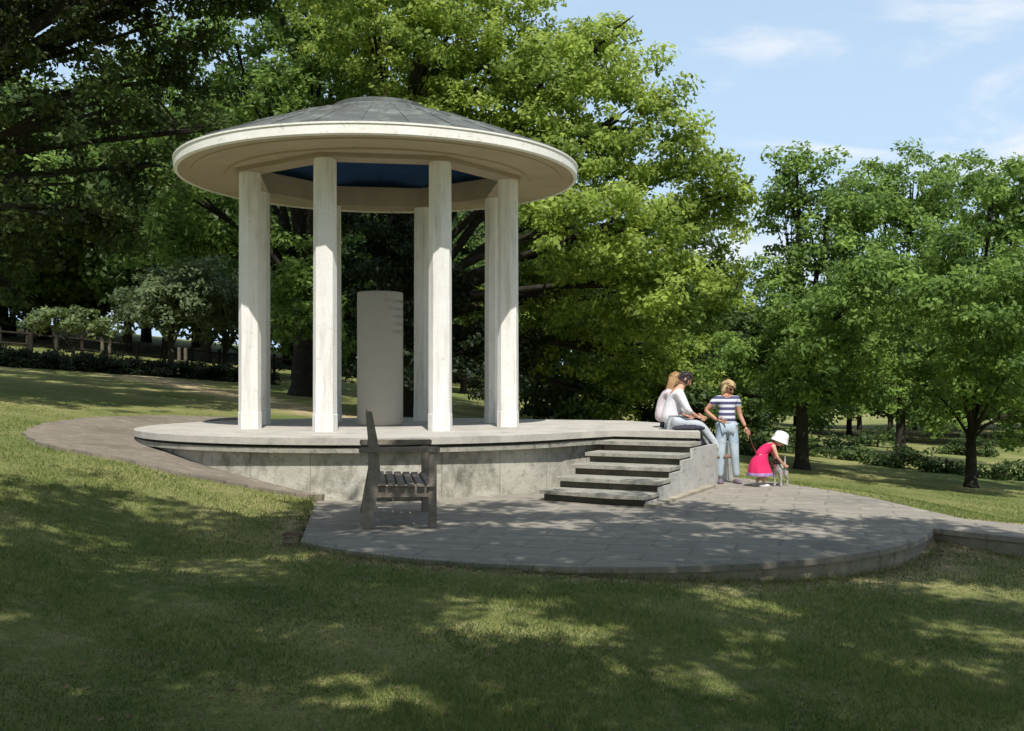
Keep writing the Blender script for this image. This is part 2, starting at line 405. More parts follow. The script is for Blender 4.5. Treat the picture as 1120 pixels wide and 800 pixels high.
bm = prism_bm(plat_outline(3.88, .12), ZP-.135, ZP-.095-.002)
from_bm('recess', bm, M['shade_grime'], T)  # dark colour paints the shadow line under the slab
bm = prism_bm(plat_outline(3.965, .05), ZP-.205, ZP-.137)
from_bm('moulding', bm, M['stone_dark'], T)
bm = prism_bm(plat_outline(3.84, .26), -1.95, ZP-.207)
# shallow joints between wall blocks
from_bm('drum_wall', bm, M['stone_wall'], T)
# columns
colR = 2.28; phi = -.2446
w = .325; ch = .085
sec = [(-w/2+ch, -w/2), (w/2-ch, -w/2), (w/2, -w/2+ch), (w/2, w/2-ch), (w/2-ch, w/2), (-w/2+ch, w/2), (-w/2, w/2-ch), (-w/2, -w/2+ch)]
colmesh = None
for k in range(8):
    a = phi+k*PI/4
    x, y = CX+colR*math.sin(a), CY-colR*math.cos(a)
    if colmesh is None:
        bm = bmesh.new(); rings = []
        for z, sc in ((ZP+.001, 1.04), (ZP+.26, 1.04), (ZP+.265, 1.0), (ZP+2., .985), (3.44, .955)):
            rings.append([bm.verts.new((px*sc, py*sc, z-ZP)) for px, py in sec])
        for A, B in zip(rings[:-1], rings[1:]):
            for j in range(8): bm.faces.new((A[j], A[(j+1) % 8], B[(j+1) % 8], B[j]))
        bm.faces.new(rings[0][::-1]); bm.faces.new(rings[-1])
        colmesh = bpy.data.meshes.new('column'); bm.to_mesh(colmesh); bm.free(); colmesh.materials.append(M['stone_white'])
    c = bpy.data.objects.new('column', colmesh); COL.objects.link(c); c.parent = T
    c.location = (x-CX, y-CY, 0); c.rotation_euler = (0, 0, a)
# roof: one part with sub-parts
_unused = [(2.02, 3.445), (2.60, 3.445), (2.60, 3.475), (2.62, 3.49), (3.16, 3.50), (3.17, 3.53), (3.37, 3.535), (3.40, 3.56), (3.40, 3.64), (3.385, 3.65), (3.385, 3.70), (3.36, 3.715), (2.02, 3.80)]
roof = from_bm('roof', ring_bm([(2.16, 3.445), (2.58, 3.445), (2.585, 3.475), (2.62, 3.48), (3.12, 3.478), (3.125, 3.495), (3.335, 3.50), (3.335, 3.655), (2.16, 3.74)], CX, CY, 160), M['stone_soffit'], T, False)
from_bm('fascia', ring_bm([(3.337, 3.478), (3.385, 3.478), (3.40, 3.492), (3.40, 3.62), (3.415, 3.63), (3.415, 3.655), (3.337, 3.665)], CX, CY, 160), M['stone_fascia'], roof)
dome = [(3.40, 3.657), (3.39, 3.675)]
def dz(r): return 3.675+1.20*(1-(r/3.39)**1.18)
for i in range(1, 15):
    if i in (6, 10): dome.append((dome[-1][0]-.01, dome[-1][1]+.03))
    r = 3.36*(1-i/15)+.80*(i/15); dome.append((r, dz(r)))
rt = dome[-1][0]; zt = dome[-1][1]
dome += [(.84, zt-.03), (.84, zt+.10), (.81, zt+.115), (.45, zt+.21), (0, zt+.25)]
cov = from_bm('lead_covering', ring_bm(dome, CX, CY, 96, close=False), M['lead'], roof)
bm = bmesh.new()
for k in range(32):
    a = 2*PI*k/32+.05
    path = [(CX+r*math.sin(a), CY-r*math.cos(a), z+.006) for r, z in dome[1:16]]
    tube_bm(path, [.006]*len(path), 5, bm)
from_bm('roof_roll', bm, M['lead'], roof)
bm = bmesh.new(); rows = []
for k in range(8):
    a = phi+k*PI/4
    rows.append([bm.verts.new((CX+r*math.sin(a), CY-r*math.cos(a), z)) for r, z in ((2.11, 3.375), (2.50, 3.375), (2.50, 3.45), (2.50, 3.735), (2.11, 3.735))])
for k in range(8):
    A, B = rows[k], rows[(k+1) % 8]
    for q in range(5): bm.faces.new((A[q], B[q], B[(q+1) % 5], A[(q+1) % 5]))
bmesh.ops.recalc_face_normals(bm, faces=bm.faces)
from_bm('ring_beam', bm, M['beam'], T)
cd = [(2.2, 3.77)]+[(2.15*math.cos(t), 3.742+.5*math.sin(t)) for t in np.linspace(0, PI/2, 14)]
cd[-1] = (0, cd[-1][1])
from_bm('blue_ceiling', ring_bm(cd[1:], CX, CY, 96, close=False), M['blue'], T, True)
# steps
going = .51; rise = (ZP-ZT)/6
def P2(u, v): p = A0+e*u+gdir*v; return (p.x, p.y)
for k in range(1, 6):
    z1 = ZP-rise*k; lx = [0, -.05, -.08, -.10, -.12, -.17][k]; rx = SW+[0, 0, 0, .0, .02, .02][k]
    f1 = going*k+.03; nose = .035
    back = going*(k-1)-.05
    bm = prism_bm([P2(lx, back), P2(rx, back), P2(rx, f1), P2((lx+rx)/2+.3, f1+(.05 if k == 5 else 0)), P2(lx, f1-(.12 if k == 5 else .02))], z1-.05, z1)
    st = from_bm('step', bm, M['stone_dark'], T)
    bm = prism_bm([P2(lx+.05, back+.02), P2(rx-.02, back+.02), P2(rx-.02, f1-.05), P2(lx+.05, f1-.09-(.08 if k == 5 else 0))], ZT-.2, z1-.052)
    from_bm('riser', bm, M['shade_grime'], st)
# cheek on the right side of the steps
bm = bmesh.new()
prof_c = [(-.6, ZT-.1), (going*5+.02, ZT-.1), (going*5-.1, ZT+.06), (going*4.05, ZP-rise*5-.05)]
def cheekpts(u):
    L_ = []
    pr = [(-1.9, ZT-.1), (going*5+.0, ZT-.1), (going*5+.0, ZP-rise*5-.075), (going*4, ZP-rise*5-.075)]
    for k in (4, 3, 2, 1): pr += [(going*k, ZP-rise*k-.075), (going*(k-1), ZP-rise*k-.075)]
    pr += [(-1.9, ZP-rise-.075)]
    out = []
    for v, z in pr:
        x, y = P2(u, v); out.append((x, y, z))
    return out
a = [bm.verts.new(p) for p in cheekpts(SW-.012)]; b_ = [bm.verts.new(p) for p in cheekpts(SW+.03)]
bm.faces.new(a); bm.faces.new(b_[::-1])
for i in range(len(a)): bm.faces.new((a[i], b_[i], b_[(i+1) % len(a)], a[(i+1) % len(a)]))
bmesh.ops.recalc_face_normals(bm, faces=bm.faces)
from_bm('cheek_wall', bm, M['cheek'], T)
bm = prism_bm([P2(SW-.01, going*5+.05), P2(SW+.14, going*5+.02), P2(SW+.16, -.3), P2(SW-.01, -.3)], ZT-.05, ZT+.035)
from_bm('plinth', bm, M['kerb'], T)

# granite pillar
PL = empty('inscribed_pillar', (CX, CY, ZP), 'grey granite pillar standing in the middle of the temple floor', 'pillar')
pr = .395
from_bm('shaft', ring_bm([(0, ZP+.001), (pr+.003, ZP+.001), (pr, ZP+.05), (pr, 1.53), (pr-.015, 1.55), (0, 1.552)], CX, CY, 64, close=False), M['granite'], PL, False)
me = PL.children[0].data
for p in me.polygons: p.use_smooth = abs(p.normal.z) < .5
def text_bm(lines, size, lh):
    bm = bmesh.new()
    for i, t in enumerate(lines):
        cu = bpy.data.curves.new('t', 'FONT'); cu.body = t; cu.size = size; cu.align_x = 'CENTER'; cu.extrude = .0
        ob = bpy.data.objects.new('t', cu); COL.objects.link(ob)
        dg = bpy.context.evaluated_depsgraph_get(); m = bpy.data.meshes.new_from_object(ob.evaluated_get(dg))
        m.transform(Matrix.Translation((0, -i*lh, 0))); bm.from_mesh(m)
        bpy.data.objects.remove(ob); bpy.data.curves.remove(cu); bpy.data.meshes.remove(m)
    return bm
bm = text_bm(['TO COMMEMORATE', 'MAGNA CARTA', 'SYMBOL OF', 'FREEDOM', 'UNDER LAW'], .075, .13)
a0 = R(68)
for v in bm.verts:
    u, h = v.co.x, v.co.y; a = a0+u/(pr+.002)
    v.co = (CX+(pr+.003)*math.sin(a), CY-(pr+.003)*math.cos(a), 1.36+h)
from_bm('inscription', bm, M['letters'], PL)

# ------------------------------------------------------------ paving
# ring of setts round the left of the temple, following the slope
def ringz(x, y): return float(base_z(x, y))+.045
bm = bmesh.new(); rows = []
radii = np.linspace(3.5, 5.62, 9); na = 90
for i in range(na+1):
    a = R(-4)-R(160)*i/na
    row = []
    ro = float(np.interp(-math.degrees(a), [4, 16, 30, 50, 200], [3.95, 4.5, 4.95, 5.55, 5.62]))
    radii = np.linspace(3.7, ro, 9)
    for r in radii:
        r2 = r+(.03*math.sin(i*1.7)+.02*math.sin(i*.6) if r == radii[-1] else 0)
        x, y = CX+r2*math.sin(a), CY-r2*math.cos(a); row.append(bm.verts.new((x, y, ringz(x, y))))
    x, y = row[-1].co.x, row[-1].co.y; row.append(bm.verts.new((x, y, ringz(x, y)-.2))); row[:0] = [bm.verts.new((row[0].co.x, row[0].co.y, -2))]
    rows.append(row)
for A, B in zip(rows[:-1], rows[1:]):
    for j in range(len(A)-1): bm.faces.new((A[j], B[j], B[j+1], A[j+1]))
bm.faces.new(rows[0]); bm.faces.new(rows[-1][::-1])
bmesh.ops.recalc_face_normals(bm, faces=bm.faces)
tag(from_bm('ring_path', bm, M['ring_paving']), kind='structure')
# lower terrace: slab on a rubble kerb
def inset(pts, d):
    n = len(pts); out = []
    for i in range(n):
        p = Vector(pts[i]); a = Vector(pts[i-1]); b = Vector(pts[(i+1) % n])
        t = (b-a).normalized(); out.append((p.x-t.y*d, p.y+t.x*d))
    return out
tp = terrace_poly()
bm = prism_bm(tp, ZT-.055, ZT)
bmesh.ops.triangulate(bm, faces=[f for f in bm.faces if len(f.verts) > 4])
tag(from_bm('paved_terrace', bm, M['paving']), kind='structure')
bm = prism_bm(inset(tp, .055), -2.05, ZT-.057)
bmesh.ops.triangulate(bm, faces=[f for f in bm.faces if len(f.verts) > 4])
tag(from_bm('terrace_footing', bm, M['kerb']), kind='structure')
# reddish edging stones down the left side of the terrace
E_ = bmesh.new()
for i in range(26):
    t = i/25; x = -2.12+(-2.80+2.12)*t-.07+random.uniform(-.05, .03); y = 10.35+(14.6-10.35)*t
    zz = gz(x-.25, y)
    box_bm((x, y, ZT-.045+random.uniform(-.03, .02)), (random.uniform(.12, .2), .15, .13+.02*random.random()), Matrix.Rotation(random.uniform(-.3, .3), 3, 'Z'), E_, .02)
tag(from_bm('brick_edging', E_, M['brick']), 'rough reddish edging stones along the left edge of the lower terrace', 'edging')
# dead leaves along the edges
def quads(P, N1, N2, tint, name):
    n = len(P); V = np.stack([P-N1, P-N2*.55, P+N1, P+N2*.55], 1).reshape(-1, 3)
    Fc = np.arange(4*n).reshape(-1, 4); me = np_mesh(name, V, Fc)
    at = me.attributes.new('tint', 'FLOAT', 'FACE'); at.data.foreach_set('value', np.clip(tint, 0, 1).astype(np.float32))
    return me
def rand_dirs(n, g=rng):
    v = g.normal(size=(n, 3)); return v/np.linalg.norm(v, axis=1)[:, None]
L_ = []
while len(L_) < 2600:
    i = rng.integers(0, 52); p = TP[i]*(1-(t := rng.random()))+TP[i+1]*t
    q = p+rng.normal(size=2)*(.16 if i > 3 else .3)
    L_.append(q)
ye = 4+9*rng.random(900)
L_ = np.concatenate([np.array(L_), np.c_[(rng.random(900)-.5)*1.05*ye, ye]])
dd = sdist(L_[:, 0], L_[:, 1]); L_ = L_[(dd > .03)]
zz = ground_z(L_[:, 0], L_[:, 1])+.012
d1 = rand_dirs(len(L_)); d1[:, 2] *= .25; d2 = np.cross(d1, [0, 0, 1.])
sz = rng.uniform(.014, .034, (len(L_), 1))
tag(link('fallen_leaves', quads(np.c_[L_, zz], d1*sz, d2*sz, rng.random(len(L_)), 'fallen_leaves'), M['dead']), 'brown fallen leaves lying in the grass along the terrace edge', 'fallen leaves', kind='stuff')

# ------------------------------------------------------------ grass
n = 330000
Yg = 3.6*(24/3.6)**(rng.random(n)**1.0); Xg = (rng.random(n)*2-1)*(.53*Yg+.4)
ok = np.ones(n, bool)
dd = sdist(Xg, Yg); ok &= dd > .02
rr = np.hypot(Xg-CX, Yg-CY); az_ = np.degrees(np.arctan2(-(Xg-CX), -(Yg-CY))); ro_ = np.interp(az_, [4, 16, 30, 50, 200], [3.95, 4.5, 4.95, 5.55, 5.62]); ok &= (rr > ro_+.04) | (az_ < 0)
Xg, Yg, dd = Xg[ok], Yg[ok], dd[ok]
pat = .5+.5*np.sin(Xg*1.3+np.sin(Yg*.9)*2)*np.sin(Yg*1.1+Xg*.4)
Zg = ground_z(Xg, Yg); n = len(Xg)
h = rng.uniform(.012, .034, n)*(.6+.7*pat)*(1+1.6*(dd < .10)*rng.random(n))*(1+.05*np.minimum(Yg, 13))*(1-.75*sst(15, 24, Yg))
lean = rng.normal(size=(n, 2))*.6*h[:, None]; wv = rand_dirs(n); wv[:, 2] = 0; wv *= (.0028*(1+.10*Yg))[:, None]
Pb = np.c_[Xg, Yg, Zg-.004]
tip = Pb+np.c_[lean, h]
V = np.stack([Pb-wv, Pb+wv, tip], 1).reshape(-1, 3)
me = np_mesh('grass', V, np.arange(3*n).reshape(-1, 3))
tint = np.clip(.15+.35*pat+rng.normal(size=n)*.22+(rng.random(n) < .10)*.5, 0, 1)
at = me.attributes.new('tint', 'FLOAT', 'FACE'); at.data.foreach_set('value', tint.astype(np.float32))
tag(link('grass', me, M['grass']), 'short mown grass growing on the near lawn', 'grass', kind='stuff')

# ------------------------------------------------------------ trees
def px(x, y, Y): return Vector(((x-560)/F*Y, Y, (YH-y)/F*Y))
def crown_mesh(blobs, leaf=.12, per=46, clump=.42, dens=2.2, seed=0, flat=.75, name='crown', squash=.8):
    """blobs: (x,y,z,rx,ry,rz).  Leaf sprays gathered in clumps spread over each bough's outer volume."""
    g = np.random.default_rng(seed); Ps = []; Ts = []; Ns = []
    for (bx, by, bz, rx, ry, rz) in blobs:
        area = 4*PI*((rx*ry)**1.6/3+(rx*rz)**1.6/3+(ry*rz)**1.6/3)**(1/1.6)
        k = max(6, int(area*dens/(clump**2*PI)*.55))
        d = rand_dirs(k, g)
        rad = 1-.55*g.random(k)**2.0+.10*g.normal(size=k)
        # lumps: modulate the radius so the outline is uneven
        ph = g.random(6)*6.28
        rad *= 1+.16*np.sin(3.1*d[:, 0]*2+ph[0])*np.sin(2.7*d[:, 2]*2+ph[1])+.12*np.sin(5.3*d[:, 1]*2+ph[2]+4*d[:, 2])
        c = np.array([bx, by, bz])+d*rad[:, None]*np.array([rx, ry, rz])
        keep = ~((d[:, 2] < -.55) & (g.random(k) < .35)); c = c[keep]; d = d[keep]; k = len(c)
        cs = clump*g.uniform(.55, 1.35, k); ct = g.normal(size=k)*.16
        m = np.maximum(5, (per*(cs/clump)**2).astype(int)); idx = np.repeat(np.arange(k), m)
        o = g.normal(size=(len(idx), 3)); o /= (np.linalg.norm(o, axis=1)[:, None]); o *= (g.random((len(idx), 1))**.45)
        o[:, 2] *= squash*.7
        p = c[idx]+o*cs[idx][:, None]
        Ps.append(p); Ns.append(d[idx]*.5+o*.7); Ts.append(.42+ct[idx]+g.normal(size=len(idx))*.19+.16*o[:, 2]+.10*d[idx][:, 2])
    P = np.concatenate(Ps); Nn = np.concatenate(Ns); Tn = np.concatenate(Ts); n = len(P)
    nrm = Nn*.8+g.normal(size=(n, 3))*.55+np.array([0, 0, .55]); nrm /= np.linalg.norm(nrm, axis=1)[:, None]
    a = np.cross(nrm, rand_dirs(n, g)); a /= np.linalg.norm(a, axis=1)[:, None]+1e-9; b = np.cross(nrm, a)
    s = leaf*g.uniform(.55, 1.25, (n, 1))
    return quads(P, a*s, b*s, Tn, name)
def tree(name, label, cat, base, trunk_r, blobs, lmat, leaf=.12, per=46, clump=.42, dens=2.2, seed=0, group=None, fork=.35, lean=(0, 0), limbs=True, nf=0):
    """base=(x,y,z)"""
    t = empty(name, base, label, cat, group)
    g = random.Random(seed)
    bx, by, bz = base
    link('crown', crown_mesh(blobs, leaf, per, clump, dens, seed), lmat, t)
    cz = sum(b[2] for b in blobs)/len(blobs); top = max(b[2] for b in blobs)
    fz = bz+(min(b[2]-b[5]*.3 for b in blobs)-bz)*.75 if not nf else bz+nf
    fz = max(fz, bz+.4)
    fx, fy = bx+lean[0], by+lean[1]
    bm = bmesh.new(); tr = trunk_r
    H = fz-bz
    tube_bm([(bx, by, bz-.3), (bx, by, bz), (bx+lean[0]*.1, by, bz+H*.12), (bx+lean[0]*.5+.04*tr, by, bz+H*.55), (fx, fy, fz)], [tr*1.7, tr*1.45, tr*1.08, tr*.92, tr*.80], 12, bm)
    top_b = max(blobs, key=lambda b: b[2])
    for b in blobs:
        if b[1] < by-4: continue
        tx, ty, tz = b[0], b[1], b[2]+b[5]*.35
        r0 = tr*(.70 if b is top_b else .30); s0 = fz-H*(.0 if b is top_b else g.uniform(0, .2))
        mx = [fx+(tx-fx)*.35+g.uniform(-.1, .1)*H*.2, fy+(ty-fy)*.35, s0+(tz-s0)*.5]
        tube_bm([(fx, fy, s0), mx, (fx+(tx-fx)*.7, fy+(ty-fy)*.7, s0+(tz-s0)*.78), (tx, ty, tz)], [r0, r0*.72, r0*.42, r0*.12], 8, bm)
        for q in range(3):
            ex = tx+g.uniform(-.8, .8)*b[3]; ey = ty+g.uniform(-.8, .8)*b[4]; ez = b[2]+g.uniform(-.2, .8)*b[5]
            tube_bm([(fx+(tx-fx)*.6, fy+(ty-fy)*.6, s0+(tz-s0)*.7), ((tx+ex)/2, (ty+ey)/2, (b[2]+ez)/2+.1), (ex, ey, ez)], [r0*.4, r0*.25, r0*.06], 6, bm)
    from_bm('trunk', bm, M['bark'], t, True)
    return t
def pb(lst, Y, dz=.9):
    """boughs given as (image x, image y, radius px, depth offset m)"""
    out = []
    for it in lst:
        x, y, r = it[:3]; dy = it[3] if len(it) > 3 else 0.; yy = Y+dy
        p = px(x, y, yy); rm = r/F*yy; out.append((p.x, p.y, p.z, rm, rm*1.05, rm*dz))
    return out
def gb(x, Y): X = (x-560)/F*Y; return (X, Y, gz(X, Y))

# great oak behind the temple
tree('oak_tree', 'huge bright green oak rising right behind the temple roof, crown leaning right', 'tree', gb(436, 29), .55,
     pb([(545, 60, 95, 0), (635, 95, 80, -1), (690, 140, 72, -1.5), (735, 200, 66, -.5), (775, 235, 48, .5), (690, 260, 66, -3), (600, 190, 85, -1.5), (470, 50, 95, 0), (660, 50, 40, 0),
         (480, -50, 80, 1), (410, 20, 80, 1), (640, 330, 58, -1), (715, 320, 58, -2.5), (765, 335, 48, 1), (590, 290, 60, 1), (500, 150, 75, -1), (805, 215, 26, 0), (690, 395, 50, 0),
         (745, 395, 45, 1), (630, 250, 50, -3.5), (560, 340, 55, 1), (660, 440, 34, .5), (610, 390, 45, 1), (790, 300, 26, .5), (400, -80, 75, -7), (500, -100, 75, -7), (330, -50, 60, -6), (450, -160, 90, -8)], 29), M['oak'], leaf=.084, per=96, clump=.46, dens=2.35, seed=1, nf=3.0)
tree('shade_fill_tree', 'added near-black tree standing in for deep shade behind the pillar, seen between the columns', 'tree', gb(428, 26.2), .16,  # tree added to darken the view between the columns
     pb([(418, 285, 44, 0), (430, 345, 44, 0), (398, 240, 36, .3), (455, 250, 40, .5), (450, 400, 34, 0), (400, 395, 28, 0), (505, 395, 30, .5), (480, 320, 36, .8), (525, 370, 28, 1), (380, 320, 26, .5), (540, 420, 26, .5), (570, 380, 30, 1.5)], 26.2),
     M['deep_shade'], leaf=.075, per=60, clump=.34, dens=2.3, seed=13, nf=1.0)
# second oak to the left of the roof
tree('oak_tree', 'green oak beyond the left side of the temple, lower boughs reaching past the columns', 'tree', gb(335, 33), .45,
     pb([(385, 60, 80, 0), (290, 118, 48, -2), (350, 90, 50, -2), (240, 60, 70, 1), (320, 10, 90, 1), (200, 220, 48, -2), (170, 260, 42, -2), (235, 265, 42, -1), (320, 290, 60, 1), (270, 190, 60, 2),
         (420, 160, 80, 2), (450, 300, 70, 4), (360, 370, 40, 3), (140, 110, 60, 3), (318, 320, 40, -3), (305, 362, 24, -3), (345, 290, 34, -2), (345, 350, 26, -3)], 33), M['oak2'], leaf=.10, per=78, clump=.50, dens=2.0, seed=2, nf=3.2)
# dark tree on the left edge
tree('lime_tree', 'deep shaded dark tree at the far left whose boughs hang over the lawn', 'tree', (-13.2, 20.5, gz(-13.2, 20.5)), .42,
     pb([(60, 40, 85, 0), (-30, 130, 100, 0), (150, 30, 70, 1), (110, 130, 60, 0), (40, 215, 60, 0), (95, 245, 42, 0), (15, 270, 38, 1), (205, 85, 50, 2), (215, -10, 60, 1), (160, 190, 34, 1), (40, -60, 90, 1), (-120, 60, 110, 0), (10, 320, 30, 2), (130, 250, 34, 1), (-60, 260, 70, 1), (230, 150, 34, 1), (240, -70, 55, 0), (330, -95, 60, 0), (290, -150, 70, 1), (380, -130, 50, 0), (170, -120, 80, 0), (60, 0, 80, 3), (160, -30, 70, 3), (-60, 0, 90, 3), (250, -70, 60, 3.5), (100, -80, 80, 5), (200, -110, 80, 5), (-20, -80, 90, 5), (320, -130, 60, 4)], 20.5)+[(-11, 15.5, 8.8, 1.7, 1.8, 1.2), (-8.3, 15.6, 9.1, 1.6, 1.8, 1.2), (-13.6, 16, 9, 1.8, 1.9, 1.3), (-7.0, 18.6, 9.0, 1.5, 1.7, 1.2), (-10, 18.3, 9, 1.7, 1.8, 1.3), (-12.5, 18.5, 8.8, 1.6, 1.8, 1.2), (-5.2, 20.5, 9.3, 1.4, 1.6, 1.1)],  # highest boughs, above the frame, are added to shade the lawn
     M['shade'], leaf=.075, per=80, clump=.40, dens=1.7, seed=3, nf=4.0)
# small grey-green trees on the far lawn
tree('hawthorn_tree', 'small round grey green tree with a short trunk on the far left lawn', 'tree', gb(187, 38), .13,
     pb([(160, 320, 36, 0), (200, 312, 38, 0), (225, 330, 30, 0), (182, 340, 36, -.6), (150, 345, 20, 0)], 38), M['greygreen'], leaf=.11, per=45, clump=.42, dens=2.2, seed=4, nf=.9)
tree('hawthorn_tree', 'grey green bushy tree just left of the leftmost column', 'tree', gb(246, 40), .13,
     pb([(240, 305, 34, 0), (262, 325, 36, 0), (245, 350, 30, 0), (275, 355, 24, 0)], 40), M['greygreen'], leaf=.11, per=45, clump=.42, dens=2.2, seed=5, nf=.8)
tree('young_tree', 'low pale green spreading shrub tree by the fence posts at far left', 'tree', gb(80, 36), .07,
     pb([(60, 350, 22, 0), (88, 352, 22, 0), (112, 360, 14, 0), (42, 356, 12, 0)], 36, .65), M['palegreen'], leaf=.09, per=40, clump=.32, dens=2.3, seed=6, nf=.6)
tree('hawthorn_tree', 'mid green tree seen between the two left columns', 'tree', gb(322, 42), .14,
     pb([(312, 330, 34, 0), (335, 345, 30, 0), (310, 365, 26, 0), (350, 330, 24, 1)], 42), M['oak2'], leaf=.12, per=45, clump=.42, dens=2.1, seed=7, nf=.9)
tree('thorn_tree', 'thin dark trunked tree seen between the two right columns', 'tree', gb(507, 46), .15,
     pb([(500, 380, 34, 0), (530, 370, 30, 0), (470, 385, 30, 0), (510, 340, 40, 1)], 46), M['under'], leaf=.13, per=45, clump=.45, dens=2.1, seed=8, nf=1.2)
# right group
tree('field_maple', 'green tree with a leaning dark trunk directly behind the crouching child', 'tree', gb(877, 23.5), .15,
     pb([(872, 200, 40, 0), (915, 215, 40, 0), (856, 245, 36, .5), (905, 270, 52, 0), (868, 320, 40, 0), (930, 330, 54, -.5), (848, 385, 50, 0), (905, 400, 56, -1), (955, 385, 46, 0), (812, 400, 40, .5), (845, 300, 22, 0),
         (945, 240, 34, 0), (890, 350, 50, -1), (800, 440, 24, .6), (850, 430, 30, .5), (940, 430, 26, .5), (930, 335, 48, -3), (960, 300, 44, -3.2), (890, 380, 36, -2.5), (900, 440, 30, 1.5), (870, 425, 26, 1)], 23.5),
     M['oak2'], leaf=.064, per=80, clump=.34, dens=2.3, seed=9, nf=1.9)
tree('field_maple', 'tree with an upright slim trunk standing farthest back of the right hand group', 'tree', gb(985, 33), .16,
     pb([(1000, 205, 48, 0), (960, 215, 40, 0), (1045, 210, 46, 0), (985, 270, 60, 0), (1035, 290, 60, 0), (960, 330, 54, 0), (1000, 375, 64, 0), (1045, 400, 50, 0), (930, 400, 44, 0), (1080, 350, 50, 0), (960, 440, 34, 0), (1030, 445, 34, 0), (1080, 430, 34, 0)], 33),
     M['oak2'], leaf=.082, per=76, clump=.44, dens=2.2, seed=10, nf=1.9)
tree('field_maple', 'forked tree at the right edge with branches spreading low to the grass', 'tree', gb(1062, 22.5), .12,
     pb([(1090, 205, 44, 0), (1135, 225, 60, 0), (1065, 275, 46, 0), (1110, 320, 60, -.5), (1150, 390, 60, 0), (1045, 380, 52, -.5), (1090, 420, 52, -1), (1025, 340, 34, 0), (1000, 420, 30, 0), (1120, 270, 50, 0), (1110, 460, 34, 0), (1150, 450, 30, 0), (1050, 440, 26, .5), (1090, 335, 56, -3), (1030, 335, 46, -3), (1150, 310, 60, -3.2), (1060, 400, 36, -2.5), (1120, 400, 40, -3)], 22.5),
     M['oak2'], leaf=.062, per=80, clump=.33, dens=2.2, seed=11, nf=1.2)
# understorey shrubs between oak and right group
ub = [(610, 420, 34, 31), (575, 395, 36, 35), (660, 408, 36, 33), (705, 420, 30, 31), (745, 405, 36, 34), (790, 400, 36, 32), (800, 445, 26, 30), (840, 430, 30, 33), (760, 440, 24, 29), (640, 440, 20, 29)]
ulab = ['dark shrub just right of the temple columns', 'taller dark shrub behind the rightmost column', 'dark rounded shrub in the middle of the wood edge', 'dark shrub left of the seated couple',
        'dark shrub above the seated couple', 'dark shrub above the standing woman', 'low shrub behind the standing woman', 'dark shrub behind the leaning trunk', 'low shrub directly behind the seated couple', 'lowest shrub at the wood edge behind the platform']
for i, (x, y, r, Y) in enumerate(ub):
    b = gb(x, Y); rm = r/F*Y; pz = (YH-y)/F*Y
    tree('shrub', ulab[i], 'shrub', b, .05, [(b[0], Y, pz, rm*1.25, rm, rm), (b[0]+rm*.7, Y+.2, pz-rm*.4, rm*.8, rm*.7, rm*.7), (b[0]-rm*.8, Y, pz-rm*.5, rm*.8, rm*.7, rm*.7), (b[0], Y-.2, (b[2]+pz-rm)*.5+.2, rm*1.1, rm*.8, max(.3, abs(pz-b[2])*.5))],
         M['under'], leaf=.10, per=42, clump=.40, dens=1.9, seed=20+i, group='shrubs along the wood edge', nf=.4)
rs = [(985, 500, 22, 28, 'low dark bush around the foot of the upright slim trunk'), (935, 492, 14, 30, 'low dark bush left of the upright slim trunk'), (1035, 503, 14, 27, 'low bush between the two right hand trunks'),
      (1100, 505, 20, 26, 'low dark bush at the right edge behind the forked tree'), (905, 470, 18, 34, 'dark bush right of the leaning trunk'), (860, 470, 22, 30, 'dark bush behind the dog and leaning trunk'),
      (960, 460, 18, 42, 'dark bush farthest back beneath the right hand trees'), (1060, 462, 20, 40, 'bush far back near the right edge'), (820, 478, 18, 27, 'dark bush right behind the standing woman legs')]
for i, (x, y, r, Y, lb) in enumerate(rs):
    b = gb(x, Y); rm = r/F*Y
    tree('shrub', lb, 'shrub', b, .04, [(b[0], Y, b[2]+rm*.45, rm*1.5, rm, rm*.7), (b[0]+rm, Y+.2, b[2]+rm*.25, rm*.9, rm*.7, rm*.45), (b[0]-rm, Y, b[2]+rm*.3, rm*.9, rm*.7, rm*.5)],
         M['under'], leaf=.075, per=40, clump=.30, dens=2.0, seed=120+i, group='low bushes under the right hand trees', nf=.3)
# far wood: two prototypes copied
def copy_tree(o, loc, s=1., rz=0.):
    c = o.copy(); COL.objects.link(c); c.location = loc; c.scale = (s, s, s); c.rotation_euler = (0, 0, rz)
    for ch_ in o.children:
        k = ch_.copy(); COL.objects.link(k); k.parent = c
        k.matrix_parent_inverse = Matrix.Identity(4)
    return c
protos = []
for i in range(2):
    r2 = random.Random(50+i); bl = []
    bl.append((0, 0, 5.5, 2.6, 2.6, 2.4))
    for q in range(9):
        a = q*2*PI/9+r2.random(); rr_ = r2.uniform(1.8, 3.2); bl.append((rr_*math.cos(a), rr_*math.sin(a), r2.uniform(1.6, 5.2), 1.6, 1.6, 1.5))
    protos.append(tree('woodland_tree', 'dense dark woodland tree in the far tree line', 'tree', (0, 0, 0), .15, bl, M['under'] if i == 0 else M['oak2'], leaf=.12, per=85, clump=.75, dens=2.0, seed=60+i,
                       group='woodland trees in the far tree line', nf=1.4))
far = []
for i in range(30):
    x = -90+i*46+random.uniform(-10, 10); Y = random.uniform(50, 62)
    s = 1.0+(.55 if x < 420 else .0)+random.uniform(-.05, .2)
    if 420 <= x < 760: s = 1.25
    if x >= 760: s = .92 if x < 900 else 1.05
    far.append((x, Y, s))
for i in range(12):
    far.append((-60+i*55, random.uniform(66, 76), 2.3))
for i in range(5):
    far.append((-120+i*38, 45+i, 1.5)); far.append((-100+i*38, 52+i, 1.3))
for i in range(9):
    far.append((700+i*60, random.uniform(66, 74), 1.15))
